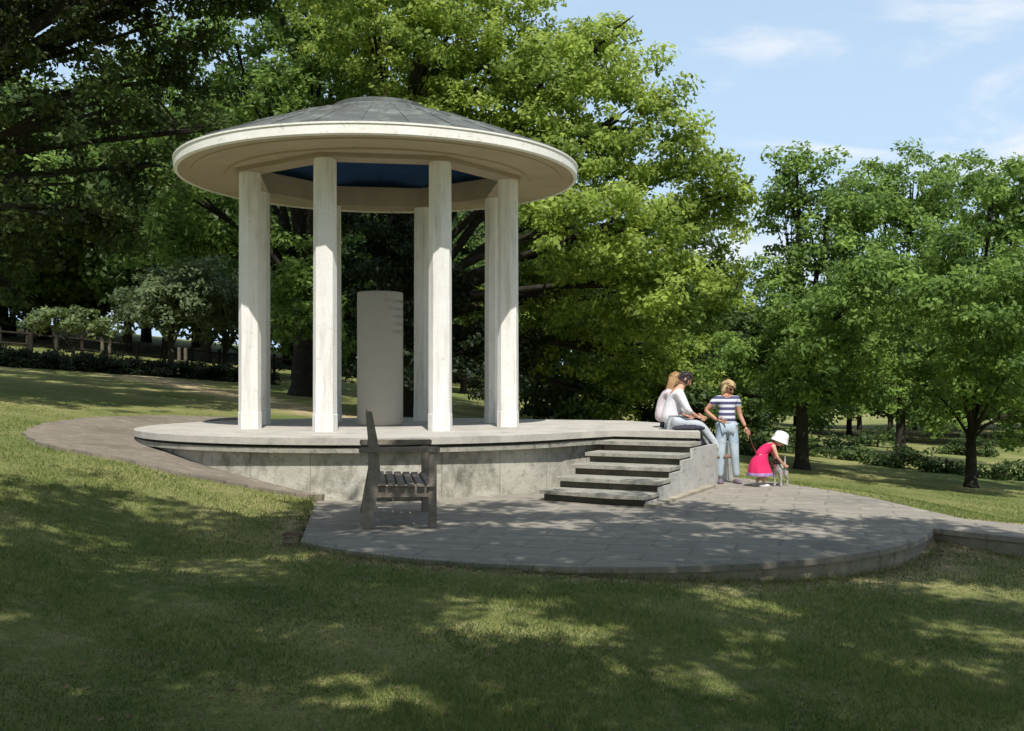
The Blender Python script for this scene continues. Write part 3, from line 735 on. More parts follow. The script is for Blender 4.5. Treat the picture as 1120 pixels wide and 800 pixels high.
for i, (x, Y, s) in enumerate(far):
    X = (x-560)/F*Y; loc = (X, Y, gz(X, Y)-.3)
    p_ = protos[0] if (i % 3 or x > 700) else protos[1]
    if i == 0: p_ = protos[0]; p_.location = loc; p_.scale = (s, s, s); continue
    if i == 3: protos[1].location = loc; protos[1].scale = (s, s, s); continue
    copy_tree(p_, loc, s, random.uniform(0, 6))
# low hedge on the left lawn; near-black leaves stand in for tree shade
t = empty('hedge', (-14, 31, gz(-14, 31)), 'low straggling hedge coloured near-black for the band of tree shade across the far left lawn', 'hedge')
bl = []
for i in range(24):
    q = i/23; x = -10+q*300; Y = 30.5+q*7; X = (x-560)/F*Y; z0 = gz(X, Y)
    bl.append((X, Y, z0+.08, .75, .5, .42+.08*math.sin(i*2.3)))
link('foliage', crown_mesh(bl, .05, 90, .24, 3.2, 77), M['deep_shade'], t)
# trees standing behind the photographer: their crowns throw the dappled shade on the lawn
holes = [(-5.2, 11.6, .9, .35), (-7.0, 12.6, 1.2, .4), (-3.6, 11.0, .35, .15), (-.75, 5.3, .22, .26), (.0, 6.85, .62, .26), (-.15, 7.6, .5, .14), (-3.9, 9.3, .75, .22), (-2.9, 8.6, .3, .12), (-6.0, 10.2, 1.3, .5), (-2.0, 9.6, .5, .18), (1.8, 7.0, .22, .16), (2.6, 6.6, .3, .15), (3.6, 7.4, .5, .2),
         (4.4, 9.0, 1.0, .45), (3.0, 5.2, .3, .2), (-1.3, 10.9, .45, .2), (-.2, 11.6, 1.2, .25), (1.4, 12.0, 1.2, .18), (2.4, 10.9, 1.5, .13), (3.0, 11.6, .9, .25), (-1.2, 9.9, .5, .12), (.4, 12.9, 1.4, .3),
         (-.3, 5.0, .10, .15), (-5.3, 7.6, .3, .1), (-4.6, 8.2, .5, .12), (-7.2, 11.6, 1.8, .7), (2.1, 8.0, .35, .12), (3.9, 6.2, .25, .2), (1.0, 5.9, .2, .1), (5.2, 8.0, .5, .25), (.6, 9.4, .3, .08)]
pts = []
g = np.random.default_rng(5)
for _ in range(12000):
    X = g.uniform(-10, 10); Y = g.uniform(.5, 14)
    if any(((X-a)/(c*(1.3 if b < 9 else 1)+.12))**2+((Y-b)/(d*(1.4 if b < 9 else .9)+.10))**2 < 1 for a, b, c, d in holes if True): continue
    lim = 11.4 if X < -2.6 else (13.2 if X < 2.6 else 12.6-.45*(X-2.6))
    pr_ = 1-sst(lim-1.2, lim+1.0, Y)
    if X > 4: pr_ *= .8
    if g.random() > pr_: continue
    pts.append((X, Y, base_z(X, Y)))
pts = np.array(pts)[:4900]
tt = g.uniform(8.5, 13.5, len(pts))
C_ = pts+np.array(SUN)[None]*tt[:, None]
trees_back = [(-5.2, -3.2), (4.8, -4.4)]
for i, (tx, ty) in enumerate(trees_back):
    sel = C_[(C_[:, 0] < -.2) == (i == 0)]
    b = (tx, ty, gz(tx, ty))
    t = empty('shade_tree', b, ['broad tree behind the photographer on the left, shading the near lawn', 'broad tree behind the photographer on the right, shading the near lawn'][i], 'tree')
    m = 34; idx = np.repeat(np.arange(len(sel)), m); o_ = g.normal(size=(len(idx), 3))*.17
    P = sel[idx]+o_; nn = g.normal(size=(len(P), 3))*.5+np.array(SUN)*.9; nn /= np.linalg.norm(nn, axis=1)[:, None]
    a = np.cross(nn, rand_dirs(len(P), g)); a /= np.linalg.norm(a, axis=1)[:, None]; bb = np.cross(nn, a); s = g.uniform(.05, .11, (len(P), 1))
    link('crown', quads(P, a*s, bb*s, g.random(len(P)), 'crown'), M['oak2'], t)
    bm = bmesh.new(); fz = b[2]+3.6
    tube_bm([(tx, ty, b[2]-.3), (tx, ty, b[2]+.1), (tx+.1, ty, b[2]+2), (tx, ty+.1, fz)], [.6, .48, .36, .33], 12, bm)
    for q in range(16):
        e_ = sel[g.integers(0, len(sel))]
        tube_bm([(tx, ty+.1, fz), (tx+(e_[0]-tx)*.4, ty+(e_[1]-ty)*.35, fz+(e_[2]-fz)*.6), tuple(e_)], [.16, .09, .02], 7, bm)
    from_bm('trunk', bm, M['bark'], t, True)
fn = empty('post_and_rail_fence', (-18, 36, gz(-18, 36)), 'thin dark wooden post and rail fence crossing the far left lawn', 'fence')
fpts = []
for i in range(15):
    q = i/14; x = -60+q*420; Y = 35+q*7; X = (x-560)/F*Y; fpts.append((X, Y, gz(X, Y)))
for i, (X, Y, z) in enumerate(fpts):
    from_bm('post', box_bm((X, Y, z+.4), (.10, .10, 1.1), None, None, .01), M['bark'], fn)
for h_ in (.42, .80):
    from_bm('rail', tube_bm([(X, Y-.06, z+h_+.02*math.sin(i*3)) for i, (X, Y, z) in enumerate(fpts)], [.035]*15, 6), M['bark'], fn)
# fence posts, far left lawn
plist = [(34, 33, 'wooden fence post farthest left on the far lawn'), (62, 33.5, 'wooden fence post under the pale shrub'), (112, 36, 'left one of the first pair of tree stakes'), (120, 36, 'right one of the first pair of tree stakes'),
         (196, 36, 'left one of the pair of stakes beside the small tree trunk'), (203, 36, 'right one of the pair of stakes beside the small tree trunk')]
for x, Y, lb in plist:
    X = (x-560)/F*Y; z0 = gz(X, Y)
    bm = box_bm((X, Y, z0+.45), (.10, .10, 1.1), None, None, .012)
    tag(from_bm('fence_post', bm, M['post_wood']), lb, 'post', 'wooden posts on the far left lawn')
# three marker stumps of rough stone at the path edge on the right
for i, (x, y) in enumerate([(5.45, 10.35), (5.95, 9.97), (6.3, 9.72)]):
    bm = box_bm((x, y, ZT-.10), (.16, .12, .22), Matrix.Rotation(.6, 3, 'Z'), None, .02)
    tag(from_bm('edge_stone', bm, M['kerb']), ['short kerb stone set under the right path, nearest the terrace', 'short kerb stone under the right path, second from the terrace', 'short kerb stone under the right path, third from the terrace'][i], 'stone', 'kerb stones under the path edge')

# ------------------------------------------------------------ bench (seen end on, facing right)
BX, BY = -1.72, 11.30
BN = empty('park_bench', (BX+.4, BY+.7, ZT), 'heavy weathered grey wooden bench seen from its end on the lower terrace', 'bench')
BL = 1.45
def bb_(c, s, rot=None): return box_bm(c, s, rot, None, .008)
ry = Matrix.Rotation(R(-9), 3, 'Y'); ry2 = Matrix.Rotation(R(10), 3, 'Y')
for j, yy in enumerate((BY, BY+BL)):
    # rear leg leans: foot left, rises to the seat, back post continues up
    bm = bmesh.new()
    tube = [(BX+.0, 0), (BX+.125, 0), (BX+.235, .55), (BX+.215, .90), (BX+.14, 1.28), (BX+.07, 1.28), (BX+.105, .88), (BX+.10, .55)]
    lo = [bm.verts.new((x, yy-.04, ZT+z)) for x, z in tube]; hi = [bm.verts.new((x, yy+.04, ZT+z)) for x, z in tube]
    bm.faces.new(lo); bm.faces.new(hi[::-1])
    for i in range(8): bm.faces.new((lo[i], hi[i], hi[(i+1) % 8], lo[(i+1) % 8]))
    bmesh.ops.recalc_face_normals(bm, faces=bm.faces)
    from_bm('leg', bm, M['bench_wood'], BN)
    from_bm('leg', bb_((BX+.80, yy, ZT+.41), (.09, .09, .82)), M['bench_wood'], BN)
    from_bm('armrest', bb_((BX+.44, yy, ZT+.86), (.88, .12, .06)), M['bench_wood'], BN)
    from_bm('seat_rail', bb_((BX+.47, yy, ZT+.40), (.62, .05, .13)), M['bench_wood'], BN)
    from_bm('cross_rail', bb_((BX+.47, yy, ZT+.155), (.62, .045, .05)), M['bench_wood'], BN) if j == 1 else None
bm = bmesh.new()
for i in range(6): box_bm((BX+.25+i*.105, BY+BL/2, ZT+.485-.004*i), (.085, BL+.16, .03), None, bm, .006)
from_bm('seat', bm, M['bench_wood'], BN)
from_bm('front_rail', bb_((BX+.80, BY+BL/2, ZT+.415), (.045, BL-.1, .10)), M['bench_wood'], BN)
bm = bmesh.new()
box_bm((BX+.125, BY+BL/2, ZT+1.20), (.05, BL-.1, .11), ry, bm, .008); box_bm((BX+.16, BY+BL/2, ZT+.68), (.045, BL-.1, .06), ry, bm, .006)
for i in range(11): box_bm((BX+.145, BY+.12+i*(BL-.24)/10, ZT+.93), (.022, .06, .46), ry, bm, .004)
from_bm('backrest', bm, M['bench_wood'], BN)

BN.rotation_euler.z = R(8); BN.location.x -= .05
# ------------------------------------------------------------ people
def skin_me(J, E, sub=2):
    names = list(J); me = bpy.data.meshes.new('s')
    me.from_pydata([J[n][0] for n in names], [(names.index(a), names.index(b)) for a, b in E], [])
    ob = bpy.data.objects.new('s', me); COL.objects.link(ob)
    sk = ob.modifiers.new('k', 'SKIN'); sk.use_smooth_shade = True
    for i, n_ in enumerate(names):
        r_ = J[n_][1]; v = me.skin_vertices[0].data[i]; v.radius = (r_, r_) if not isinstance(r_, tuple) else r_; v.use_root = (i == 0)
    s = ob.modifiers.new('u', 'SUBSURF'); s.levels = sub; s.render_levels = sub
    dg = bpy.context.evaluated_depsgraph_get(); m = bpy.data.meshes.new_from_object(ob.evaluated_get(dg))
    bpy.data.objects.remove(ob); bpy.data.meshes.remove(me)
    return m
def join(meshes, extra=None):
    bm = extra or bmesh.new()
    for m in meshes: bm.from_mesh(m); bpy.data.meshes.remove(m)
    for f in bm.faces: f.smooth = True
    return bm
def hand(wrist, d, side, s=1.):
    """five finger chains rooted in the palm.  d = pointing direction, side = towards the thumb"""
    w = Vector(wrist); d = Vector(d).normalized(); sd = Vector(side); sd = (sd-d*sd.dot(d)).normalized(); nrm = d.cross(sd)
    out = [skin_me({'a': (w, .024*s), 'b': (w+d*.045*s, (.034*s, .018*s)), 'c': (w+d*.085*s, (.036*s, .016*s))}, [('a', 'b'), ('b', 'c')], 1)]
    for i, (o_, l) in enumerate(((.026, .066), (.009, .076), (-.009, .07), (-.026, .055))):
        p0 = w+d*.07*s+sd*o_*s; p1 = w+d*.10*s+sd*o_*1.1*s; p2 = p1+(d*.9+nrm*.35).normalized()*l*.5*s; p3 = p2+(d*.6+nrm*.75).normalized()*l*.45*s
        out.append(skin_me({'a': (p0, .009*s), 'b': (p1, .009*s), 'c': (p2, .008*s), 'd': (p3, .0065*s)}, [('a', 'b'), ('b', 'c'), ('c', 'd')], 1))
    p0 = w+d*.03*s+sd*.018*s; p1 = p0+(d*.5+sd*.8).normalized()*.035*s; p2 = p1+(d*.85+sd*.35+nrm*.2).normalized()*.032*s
    out.append(skin_me({'a': (p0, .012*s), 'b': (p1, .010*s), 'c': (p2, .008*s)}, [('a', 'b'), ('b', 'c')], 1))
    return out
def ell(c, s, rot=None, bm=None, seg=20, fn=None):
    own = bmesh.new(); bmesh.ops.create_uvsphere(own, u_segments=seg, v_segments=seg*2//3, radius=1)
    for v in own.verts:
        if fn: fn(v)
        v.co = Vector((v.co.x*s[0], v.co.y*s[1], v.co.z*s[2]))
    mt = Matrix.Translation(c) @ (rot.to_4x4() if rot is not None else Matrix.Identity(4))
    bmesh.ops.transform(own, matrix=mt, verts=own.verts)
    if bm is None: return own
    tmp = bpy.data.meshes.new('t'); own.to_mesh(tmp); own.free(); bm.from_mesh(tmp); bpy.data.meshes.remove(tmp); return bm
def face_rot(yaw, pitch=0., roll=0.):
    """local -Y is the face direction; yaw turns it towards +X, pitch looks down"""
    return Matrix.Rotation(yaw, 3, 'Z') @ Matrix.Rotation(pitch, 3, 'X') @ Matrix.Rotation(roll, 3, 'Y')
def head_bm(c, rot, s=1.):
    """skull, jaw, nose, ears, lips"""
    def shape(v):
        x, y, z = v.co
        if z < 0: v.co.x *= 1-.30*(-z)**1.3; v.co.y = y*(1-.12*(-z)) - .10*(-z)*(1 if y < 0 else .4)
        if y > 0: v.co.y *= 1.08
        if y < -.55 and -.1 < z < .25: v.co.y *= .97
    bm = ell(c, (.074*s, .092*s, .112*s), rot, None, 24, shape)
    P = lambda p: Vector(c)+rot@(Vector(p)*s)
    ell(P((0, -.098, -.018)), (.012*s, .020*s, .022*s), rot, bm, 8)
    ell(P((0, -.092, .008)), (.008*s, .012*s, .026*s), rot, bm, 8)
    for q in (-1, 1): ell(P((q*.076, .008, -.008)), (.010*s, .018*s, .030*s), rot, bm, 8)
    return bm
def face_parts(c, rot, parent, s=1., glasses=False):
    P = lambda p: Vector(c)+rot@(Vector(p)*s)
    for q in (-1, 1):
        if not glasses: from_bm('eye', ell(P((q*.031, -.079, .012)), (.012*s, .008*s, .007*s), rot, None, 8), M['eye'], parent, True)
    from_bm('mouth', ell(P((0, -.088, -.052)), (.023*s, .008*s, .007*s), rot, None, 8), M['lip'], parent, True)
    if glasses:
        bm = bmesh.new()
        for q in (-1, 1):
            ell(P((q*.034, -.090, .012)), (.029*s, .007*s, .021*s), rot, bm, 12)
            tube_bm([P((q*.06, -.085, .018)), P((q*.078, -.01, .012))], [.004*s]*2, 5, bm)
        tube_bm([P((-.01, -.098, .016)), P((.01, -.098, .016))], [.003*s]*2, 5, bm)
        from_bm('sunglasses', bm, M['glass_dark'], parent, True)
def hair_cap(c, rot, s=1., low=-.15, thick=1.13, front=-.55):
    """shell over the skull, cut away at the face"""
    bm = ell(c, (.074*s*thick, .094*s*thick, .112*s*thick), rot, None, 32)
    inv = rot.inverted(); C_ = Vector(c); kill = []
    for v in bm.verts:
        p = inv@(v.co-C_)/s
        if (p.y < front*.075 and p.z < .055) or (p.z < low): kill.append(v)
    bmesh.ops.delete(bm, geom=kill, context='VERTS')
    for v in bm.verts:
        p = inv@(v.co-C_); k_ = 1+.03*math.sin(v.co.x*190+v.co.z*60)+.02*math.sin(v.co.y*260); v.co = C_+rot@(p*k_)
    bmesh.ops.solidify(bm, geom=bm.faces[:], thickness=.006)
    rh = random.Random(3)
    for k in range(46):
        d_ = Vector((rh.uniform(-1, 1), rh.uniform(-.5, 1), rh.uniform(-.1, 1))).normalized()
        p0 = C_+rot@Vector((d_.x*.074*thick*s, d_.y*.094*thick*s, d_.z*.112*thick*s))
        dn = (rot@Vector((d_.x*.6, d_.y*.6+.1, -1))).normalized(); n_ = (p0-C_).normalized(); dn = (dn-n_*dn.dot(n_)*.9).normalized()
        q1 = p0+dn*.03*s+n_*.004; q2 = p0+dn*.062*s+n_*rh.uniform(-.004, .008)
        tube_bm([p0, q1, q2], [.008*s, .007*s, .002*s], 5, bm)
    return bm
def person(loc, label):
    return empty('person', loc, label, 'person')
def shoe(c, yaw, L_=.26, w_=.048, h_=.045):
    """toe points along local -Y"""
    rot = Matrix.Rotation(yaw, 3, 'Z')
    def sh(v):
        if v.co.z < -.45: v.co.z = -.45
        if v.co.y > 0: v.co.z *= 1.25; v.co.x *= .85
    return ell(Vector(c)+Vector((0, 0, h_*.45)), (w_, L_/2, h_), rot, None, 16, sh)

# --- standing woman
W0 = Vector((3.40, 16.35, ZT))
def Wp(x, y, z): return W0+Vector((x, y, z))
PW = person(W0, 'standing blond woman in striped top and pale jeans, holding a dog lead')
hc = Wp(.015, -.02, 1.515); hr = face_rot(R(42), R(26))
J = {'pel': (Wp(0, 0, .92), .12), 'sp': (Wp(0, 0, 1.08), (.115, .085)), 'ch': (Wp(0, .0, 1.24), (.135, .09)), 'up': (Wp(0, .0, 1.34), (.10, .07)), 'nk': (Wp(.005, -.005, 1.42), .047), 'hd': (Wp(.012, -.01, 1.50), .05),
     'sl': (Wp(-.15, 0, 1.335), .055), 'el': (Wp(-.335, .02, 1.15), .040), 'wl': (Wp(-.17, -.10, 1.00), .027),
     'sr': (Wp(.155, 0, 1.335), .055), 'er': (Wp(.205, -.02, 1.08), .040), 'wr': (Wp(.27, -.12, .90), .027),
     'hl': (Wp(-.085, 0, .88), .095), 'kl': (Wp(-.095, -.02, .48), .058), 'al': (Wp(-.105, .01, .09), .040),
     'hr': (Wp(.09, 0, .88), .095), 'kr': (Wp(.12, -.03, .48), .058), 'ar': (Wp(.16, .01, .09), .040)}
Eb = [('pel', 'sp'), ('sp', 'ch'), ('ch', 'up'), ('up', 'nk'), ('nk', 'hd'), ('up', 'sl'), ('sl', 'el'), ('el', 'wl'), ('up', 'sr'), ('sr', 'er'), ('er', 'wr'), ('pel', 'hl'), ('hl', 'kl'), ('kl', 'al'), ('pel', 'hr'), ('hr', 'kr'), ('kr', 'ar')]
def grow(J, keys, d): return {k: (J[k][0], (J[k][1]+d) if not isinstance(J[k][1], tuple) else (J[k][1][0]+d, J[k][1][1]+d)) for k in keys}
def mixp(a, b, t): return Vector(a)*(1-t)+Vector(b)*t
b = join([skin_me(J, Eb)]+hand(J['wl'][0], (.9, -.3, -.1), (0, 0, 1))+hand(J['wr'][0], (.35, -.3, -.8), (-1, -.3, 0)), head_bm(hc, hr))
body = from_bm('body', b, M['skin_tan'], PW, True)
face_parts(hc, hr, PW, 1., True)
Jt = grow(J, ['pel', 'sp', 'ch', 'up', 'sl', 'sr'], .017); Jt['nk0'] = (Wp(0, 0, 1.385), .062); Jt['tl'] = (mixp(J['sl'][0], J['el'][0], .55), .058); Jt['tr'] = (mixp(J['sr'][0], J['er'][0], .55), .058); Jt['lo'] = (Wp(0, 0, .88), (.175, .14)); Jt['sp'] = (Wp(0, 0, 1.08), (.14, .11))
from_bm('striped_top', join([skin_me({k: Jt[k] for k in ['lo', 'sp', 'ch', 'up', 'nk0', 'sl', 'tl', 'sr', 'tr']}, [('lo', 'sp'), ('sp', 'ch'), ('ch', 'up'), ('up', 'nk0'), ('up', 'sl'), ('sl', 'tl'), ('up', 'sr'), ('sr', 'tr')])]), M['striped'], PW, True)
Jj = grow(J, ['pel', 'hl', 'kl', 'al', 'hr', 'kr', 'ar'], .014)
Jj['pel'] = (Wp(0, 0, .90), (.125, .105))
from_bm('jeans', join([skin_me(Jj, [('pel', 'hl'), ('hl', 'kl'), ('kl', 'al'), ('pel', 'hr'), ('hr', 'kr'), ('kr', 'ar')])]), M['jeans'], PW, True)
hb = hair_cap(hc, hr, 1., -.10, 1.17)
for q in (-1, 1):
    p = Vector(hc)+hr@Vector((q*.078, .01, -.06)); tube_bm([Vector(hc)+hr@Vector((q*.078, .0, .05)), p, p+Vector((q*.012, 0, -.09))], [.028, .026, .010], 8, hb)
from_bm('hair', hb, M['hair_blond'], PW, True)
for q, n_ in ((-1, 'al'), (1, 'ar')):
    from_bm('shoe', shoe((J[n_][0].x, J[n_][0].y-.06, ZT), R(15)*q), M['shoe_dark'], PW, True)

# --- seated man on the platform edge, facing right
def edgeX(y): return B0.x-(B0.y-y)*(3.2-B0.x)/(18.2-B0.y)
MY = 16.45; ex = edgeX(MY)-.07
M0 = Vector((ex, MY, ZP))
def Mp(x, y, z): return M0+Vector((x, y, z))
PM = person(M0, 'seated dark haired man in a white shirt, legs hanging over the platform edge')
hc = Mp(-.13, -.02, .80); hr = face_rot(R(90), R(38))
J = {'pel': (Mp(-.34, 0, .13), .115), 'sp': (Mp(-.36, 0, .30), (.12, .10)), 'ch': (Mp(-.31, 0, .47), (.145, .11)), 'up': (Mp(-.25, 0, .59), (.11, .08)), 'nk': (Mp(-.19, -.01, .68), .052), 'hd': (Mp(-.145, -.015, .77), .05),
     'sl': (Mp(-.25, -.18, .57), .062), 'el': (Mp(-.13, -.24, .31), .043), 'wl': (Mp(.04, -.13, .20), .030),
     'sr': (Mp(-.25, .18, .57), .062), 'er': (Mp(-.13, .24, .31), .043), 'wr': (Mp(.05, .10, .21), .030),
     'hl': (Mp(-.31, -.10, .10), .10), 'kl': (Mp(.10, -.12, .07), .065), 'al': (Mp(.40, -.13, -.33), .042),
     'hr': (Mp(-.31, .10, .10), .10), 'kr': (Mp(.11, .13, .07), .065), 'ar': (Mp(.33, .12, -.36), .042)}
b = join([skin_me(J, Eb)]+hand(J['wl'][0], (.9, .3, -.2), (0, .3, 1))+hand(J['wr'][0], (.9, -.3, -.2), (0, -.3, 1)), head_bm(hc, hr, 1.04))
from_bm('body', b, M['skin'], PM, True); face_parts(hc, hr, PM, 1.04)
Jt = grow(J, ['sp', 'ch', 'up', 'sl', 'sr', 'el', 'er'], .018); Jt['lo'] = (Mp(-.37, 0, .07), (.21, .20)); Jt['sp'] = (Mp(-.36, 0, .30), (.155, .14)); Jt['nk0'] = (Mp(-.205, 0, .645), .066)
Jt['fl'] = (mixp(J['el'][0], J['wl'][0], .45), .045); Jt['fr'] = (mixp(J['er'][0], J['wr'][0], .45), .045)
from_bm('white_shirt', join([skin_me({k: Jt[k] for k in ['lo', 'sp', 'ch', 'up', 'nk0', 'sl', 'el', 'fl', 'sr', 'er', 'fr']}, [('lo', 'sp'), ('sp', 'ch'), ('ch', 'up'), ('up', 'nk0'), ('up', 'sl'), ('sl', 'el'), ('el', 'fl'), ('up', 'sr'), ('sr', 'er'), ('er', 'fr')])]), M['white_cloth'], PM, True)
Jj = grow(J, ['pel', 'hl', 'kl', 'al', 'hr', 'kr', 'ar'], .016); Jj['pel'] = (Mp(-.34, 0, .13), .14)
from_bm('trousers', join([skin_me(Jj, [('pel', 'hl'), ('hl', 'kl'), ('kl', 'al'), ('pel', 'hr'), ('hr', 'kr'), ('kr', 'ar')])]), M['pale_trouser'], PM, True)
from_bm('hair', hair_cap(hc, hr, 1.06, -.075, 1.09, -.75), M['hair_dark'], PM, True)
for n_, yy in (('al', 100), ('ar', 84)):
    from_bm('shoe', shoe(J[n_][0]+Vector((.07, 0, -.12)), R(yy), .27), M['shoe_brown'], PM, True)
# dark jacket the man sits by
bm = ell(Mp(-.12, -.27, .03), (.26, .11, .05), None, None, 24)
for v in bm.verts:
    v.co.z += .012*math.sin(v.co.x*41)*math.cos(v.co.y*37)
    v.co.z = max(v.co.z, ZP+.002)
tag(from_bm('folded_jacket', bm, M['dark_cloth'], None, True), 'dark folded jacket lying on the stone edge beside the seated man', 'jacket')

# --- seated woman beyond him
WY = 17.12; ex = edgeX(WY); M0 = Vector((ex, WY, ZP))
PV = person(M0, 'seated woman with long auburn hair and pale lilac top, beyond the man')
hc = Mp(-.34, -.03, .79); hr = face_rot(R(110), R(22))
J = {'pel': (Mp(-.50, 0, .12), .125), 'sp': (Mp(-.53, 0, .29), (.11, .09)), 'ch': (Mp(-.50, 0, .46), (.13, .10)), 'up': (Mp(-.45, 0, .58), (.10, .075)), 'nk': (Mp(-.40, -.01, .67), .045), 'hd': (Mp(-.355, -.02, .76), .048),
     'sl': (Mp(-.45, -.16, .56), .054), 'el': (Mp(-.40, -.24, .31), .038), 'wl': (Mp(-.20, -.14, .20), .026),
     'sr': (Mp(-.45, .16, .56), .054), 'er': (Mp(-.38, .22, .31), .038), 'wr': (Mp(-.18, .09, .20), .026),
     'hl': (Mp(-.46, -.09, .10), .095), 'kl': (Mp(-.05, -.10, .075), .060), 'al': (Mp(.10, -.09, -.33), .040),
     'hr': (Mp(-.46, .09, .10), .095), 'kr': (Mp(-.05, .11, .075), .060), 'ar': (Mp(.09, .10, -.34), .040)}
b = join([skin_me(J, Eb)]+hand(J['wl'][0], (.9, .3, -.2), (0, .3, 1))+hand(J['wr'][0], (.9, -.3, -.2), (0, -.3, 1)), head_bm(hc, hr, .98))
from_bm('body', b, M['skin'], PV, True); face_parts(hc, hr, PV, .98)
Jt = grow(J, ['sp', 'ch', 'up', 'sl', 'sr'], .020); Jt['lo'] = (Mp(-.53, 0, .07), (.20, .19)); Jt['sp'] = (Mp(-.53, 0, .29), (.15, .13)); Jt['nk0'] = (Mp(-.415, 0, .64), .055)
Jt['tl'] = (mixp(J['sl'][0], J['el'][0], .7), .052); Jt['tr'] = (mixp(J['sr'][0], J['er'][0], .7), .052)
from_bm('lilac_top', join([skin_me({k: Jt[k] for k in ['lo', 'sp', 'ch', 'up', 'nk0', 'sl', 'tl', 'sr', 'tr']}, [('lo', 'sp'), ('sp', 'ch'), ('ch', 'up'), ('up', 'nk0'), ('up', 'sl'), ('sl', 'tl'), ('up', 'sr'), ('sr', 'tr')])]), M['lilac_cloth'], PV, True)
Jj = grow(J, ['pel', 'hl', 'kl', 'al', 'hr', 'kr', 'ar'], .015); Jj['pel'] = (Mp(-.50, 0, .12), .135)
from_bm('trousers', join([skin_me(Jj, [('pel', 'hl'), ('hl', 'kl'), ('kl', 'al'), ('pel', 'hr'), ('hr', 'kr'), ('kr', 'ar')])]), M['dark_cloth'], PV, True)
hb = hair_cap(hc, hr, 1., -.10, 1.18)
for k in range(7):
    a = R(-60+20*k); r_ = .07
    s0 = Vector(hc)+hr@Vector((math.sin(a)*r_, .055*math.cos(a)+.03, .02)); tube_bm([s0, s0+Vector((-.035, 0, -.12)), s0+Vector((-.085, 0, -.26)), s0+Vector((-.10, .0, -.36))], [.036, .036, .028, .010], 7, hb)
from_bm('long_hair', hb, M['hair_auburn'], PV, True)
for n_ in ('al', 'ar'):
    from_bm('shoe', shoe(J[n_][0]+Vector((.06, 0, -.11)), R(90), .24), M['shoe_dark'], PV, True)

# --- child bending over the dog, facing right
C0 = Vector((3.80, 15.85, ZT))
def Cp(x, y, z): return C0+Vector((x, y, z))
PC = person(C0, 'small child in pink dress and white sun hat bending over the dog')
hc = Cp(.31, -.03, .715); hr = face_rot(R(88), R(48))
J = {'pel': (Cp(-.02, 0, .43), .085), 'sp': (Cp(.04, 0, .52), (.08, .07)), 'ch': (Cp(.12, 0, .60), (.09, .075)), 'up': (Cp(.19, 0, .64), (.07, .055)), 'nk': (Cp(.235, -.01, .665), .034), 'hd': (Cp(.285, -.02, .70), .036),
     'sl': (Cp(.19, -.10, .62), .036), 'el': (Cp(.24, -.13, .46), .026), 'wl': (Cp(.33, -.09, .355), .020),
     'sr': (Cp(.19, .10, .62), .036), 'er': (Cp(.25, .12, .47), .026), 'wr': (Cp(.34, .05, .36), .020),
     'hl': (Cp(-.02, -.06, .40), .066), 'kl': (Cp(.12, -.07, .24), .042), 'al': (Cp(.03, -.07, .06), .030),
     'hr': (Cp(-.02, .06, .40), .066), 'kr': (Cp(.10, .08, .24), .042), 'ar': (Cp(-.03, .09, .06), .030)}
b = join([skin_me(J, Eb)]+hand(J['wl'][0], (.8, .1, -.5), (0, .3, 1), .62)+hand(J['wr'][0], (.8, -.1, -.5), (0, -.3, 1), .62), head_bm(hc, hr, .88))
from_bm('body', b, M['skin'], PC, True); face_parts(hc, hr, PC, .88)
# dress: torso shell plus a flared skirt
Jt = grow(J, ['pel', 'sp', 'ch', 'up'], .016); Jt['s1'] = (Cp(.20, -.085, .625), .045); Jt['s2'] = (Cp(.20, .085, .625), .045)
bm = join([skin_me(Jt, [('pel', 'sp'), ('sp', 'ch'), ('ch', 'up'), ('up', 's1'), ('up', 's2')])])
rows = []
for i, (x, z, r_) in enumerate(((.04, .50, .10), (.0, .43, .125), (-.01, .34, .15), (.0, .24, .175), (.005, .20, .182))):
    rows.append([bm.verts.new(Cp(x+r_*math.cos(a)*(1+.06*math.sin(a*9)*(i/4)), r_*math.sin(a)*(1+.06*math.sin(a*9)*(i/4)), z+.02*math.cos(a)*(i < 4))) for a in np.linspace(0, 2*PI, 37)[:-1]])
for A, B in zip(rows[:-1], rows[1:]):
    for k in range(36): bm.faces.new((A[k], A[(k+1) % 36], B[(k+1) % 36], B[k])).smooth = True
from_bm('pink_dress', bm, M['pink_cloth'], PC, True)
bm = bmesh.new(); rows = []
for z, r_ in ((.215, .186), (.175, .194), (.165, .190)):
    rows.append([bm.verts.new(Cp(.005+r_*math.cos(a)*(1+.06*math.sin(a*9)), r_*math.sin(a)*(1+.06*math.sin(a*9)), z)) for a in np.linspace(0, 2*PI, 37)[:-1]])
for A, B in zip(rows[:-1], rows[1:]):
    for k in range(36): bm.faces.new((A[k], A[(k+1) % 36], B[(k+1) % 36], B[k])).smooth = True
from_bm('hem', bm, M['purple'], PC, True)
from_bm('hair', hair_cap(hc, hr, .90, -.09, 1.12), M['hair_blond'], PC, True)
# hat: dome with soft brim
bm = bmesh.new(); hm = face_rot(R(88), R(22)); rows = []
for r_, z in ((.128, -.03), (.122, .0), (.112, .03), (.108, .05), (.104, .09), (.085, .125), (.045, .142), (.004, .146)):
    rows.append([bm.verts.new(Vector(hc)+hm@Vector((r_*math.cos(a)*.96, r_*math.sin(a)*1.05, z-.005+.012*math.sin(3*a)*(r_ > .15)))) for a in np.linspace(0, 2*PI, 33)[:-1]])
for A, B in zip(rows[:-1], rows[1:]):
    for k in range(32): bm.faces.new((A[k], A[(k+1) % 32], B[(k+1) % 32], B[k])).smooth = True
from_bm('sun_hat', bm, M['white_cloth'], PC, True)
for n_ in ('al', 'ar'):
    from_bm('shoe', shoe((J[n_][0].x+.03, J[n_][0].y, ZT), R(85), .17, .034, .034), M['shoe_white'], PC, True)

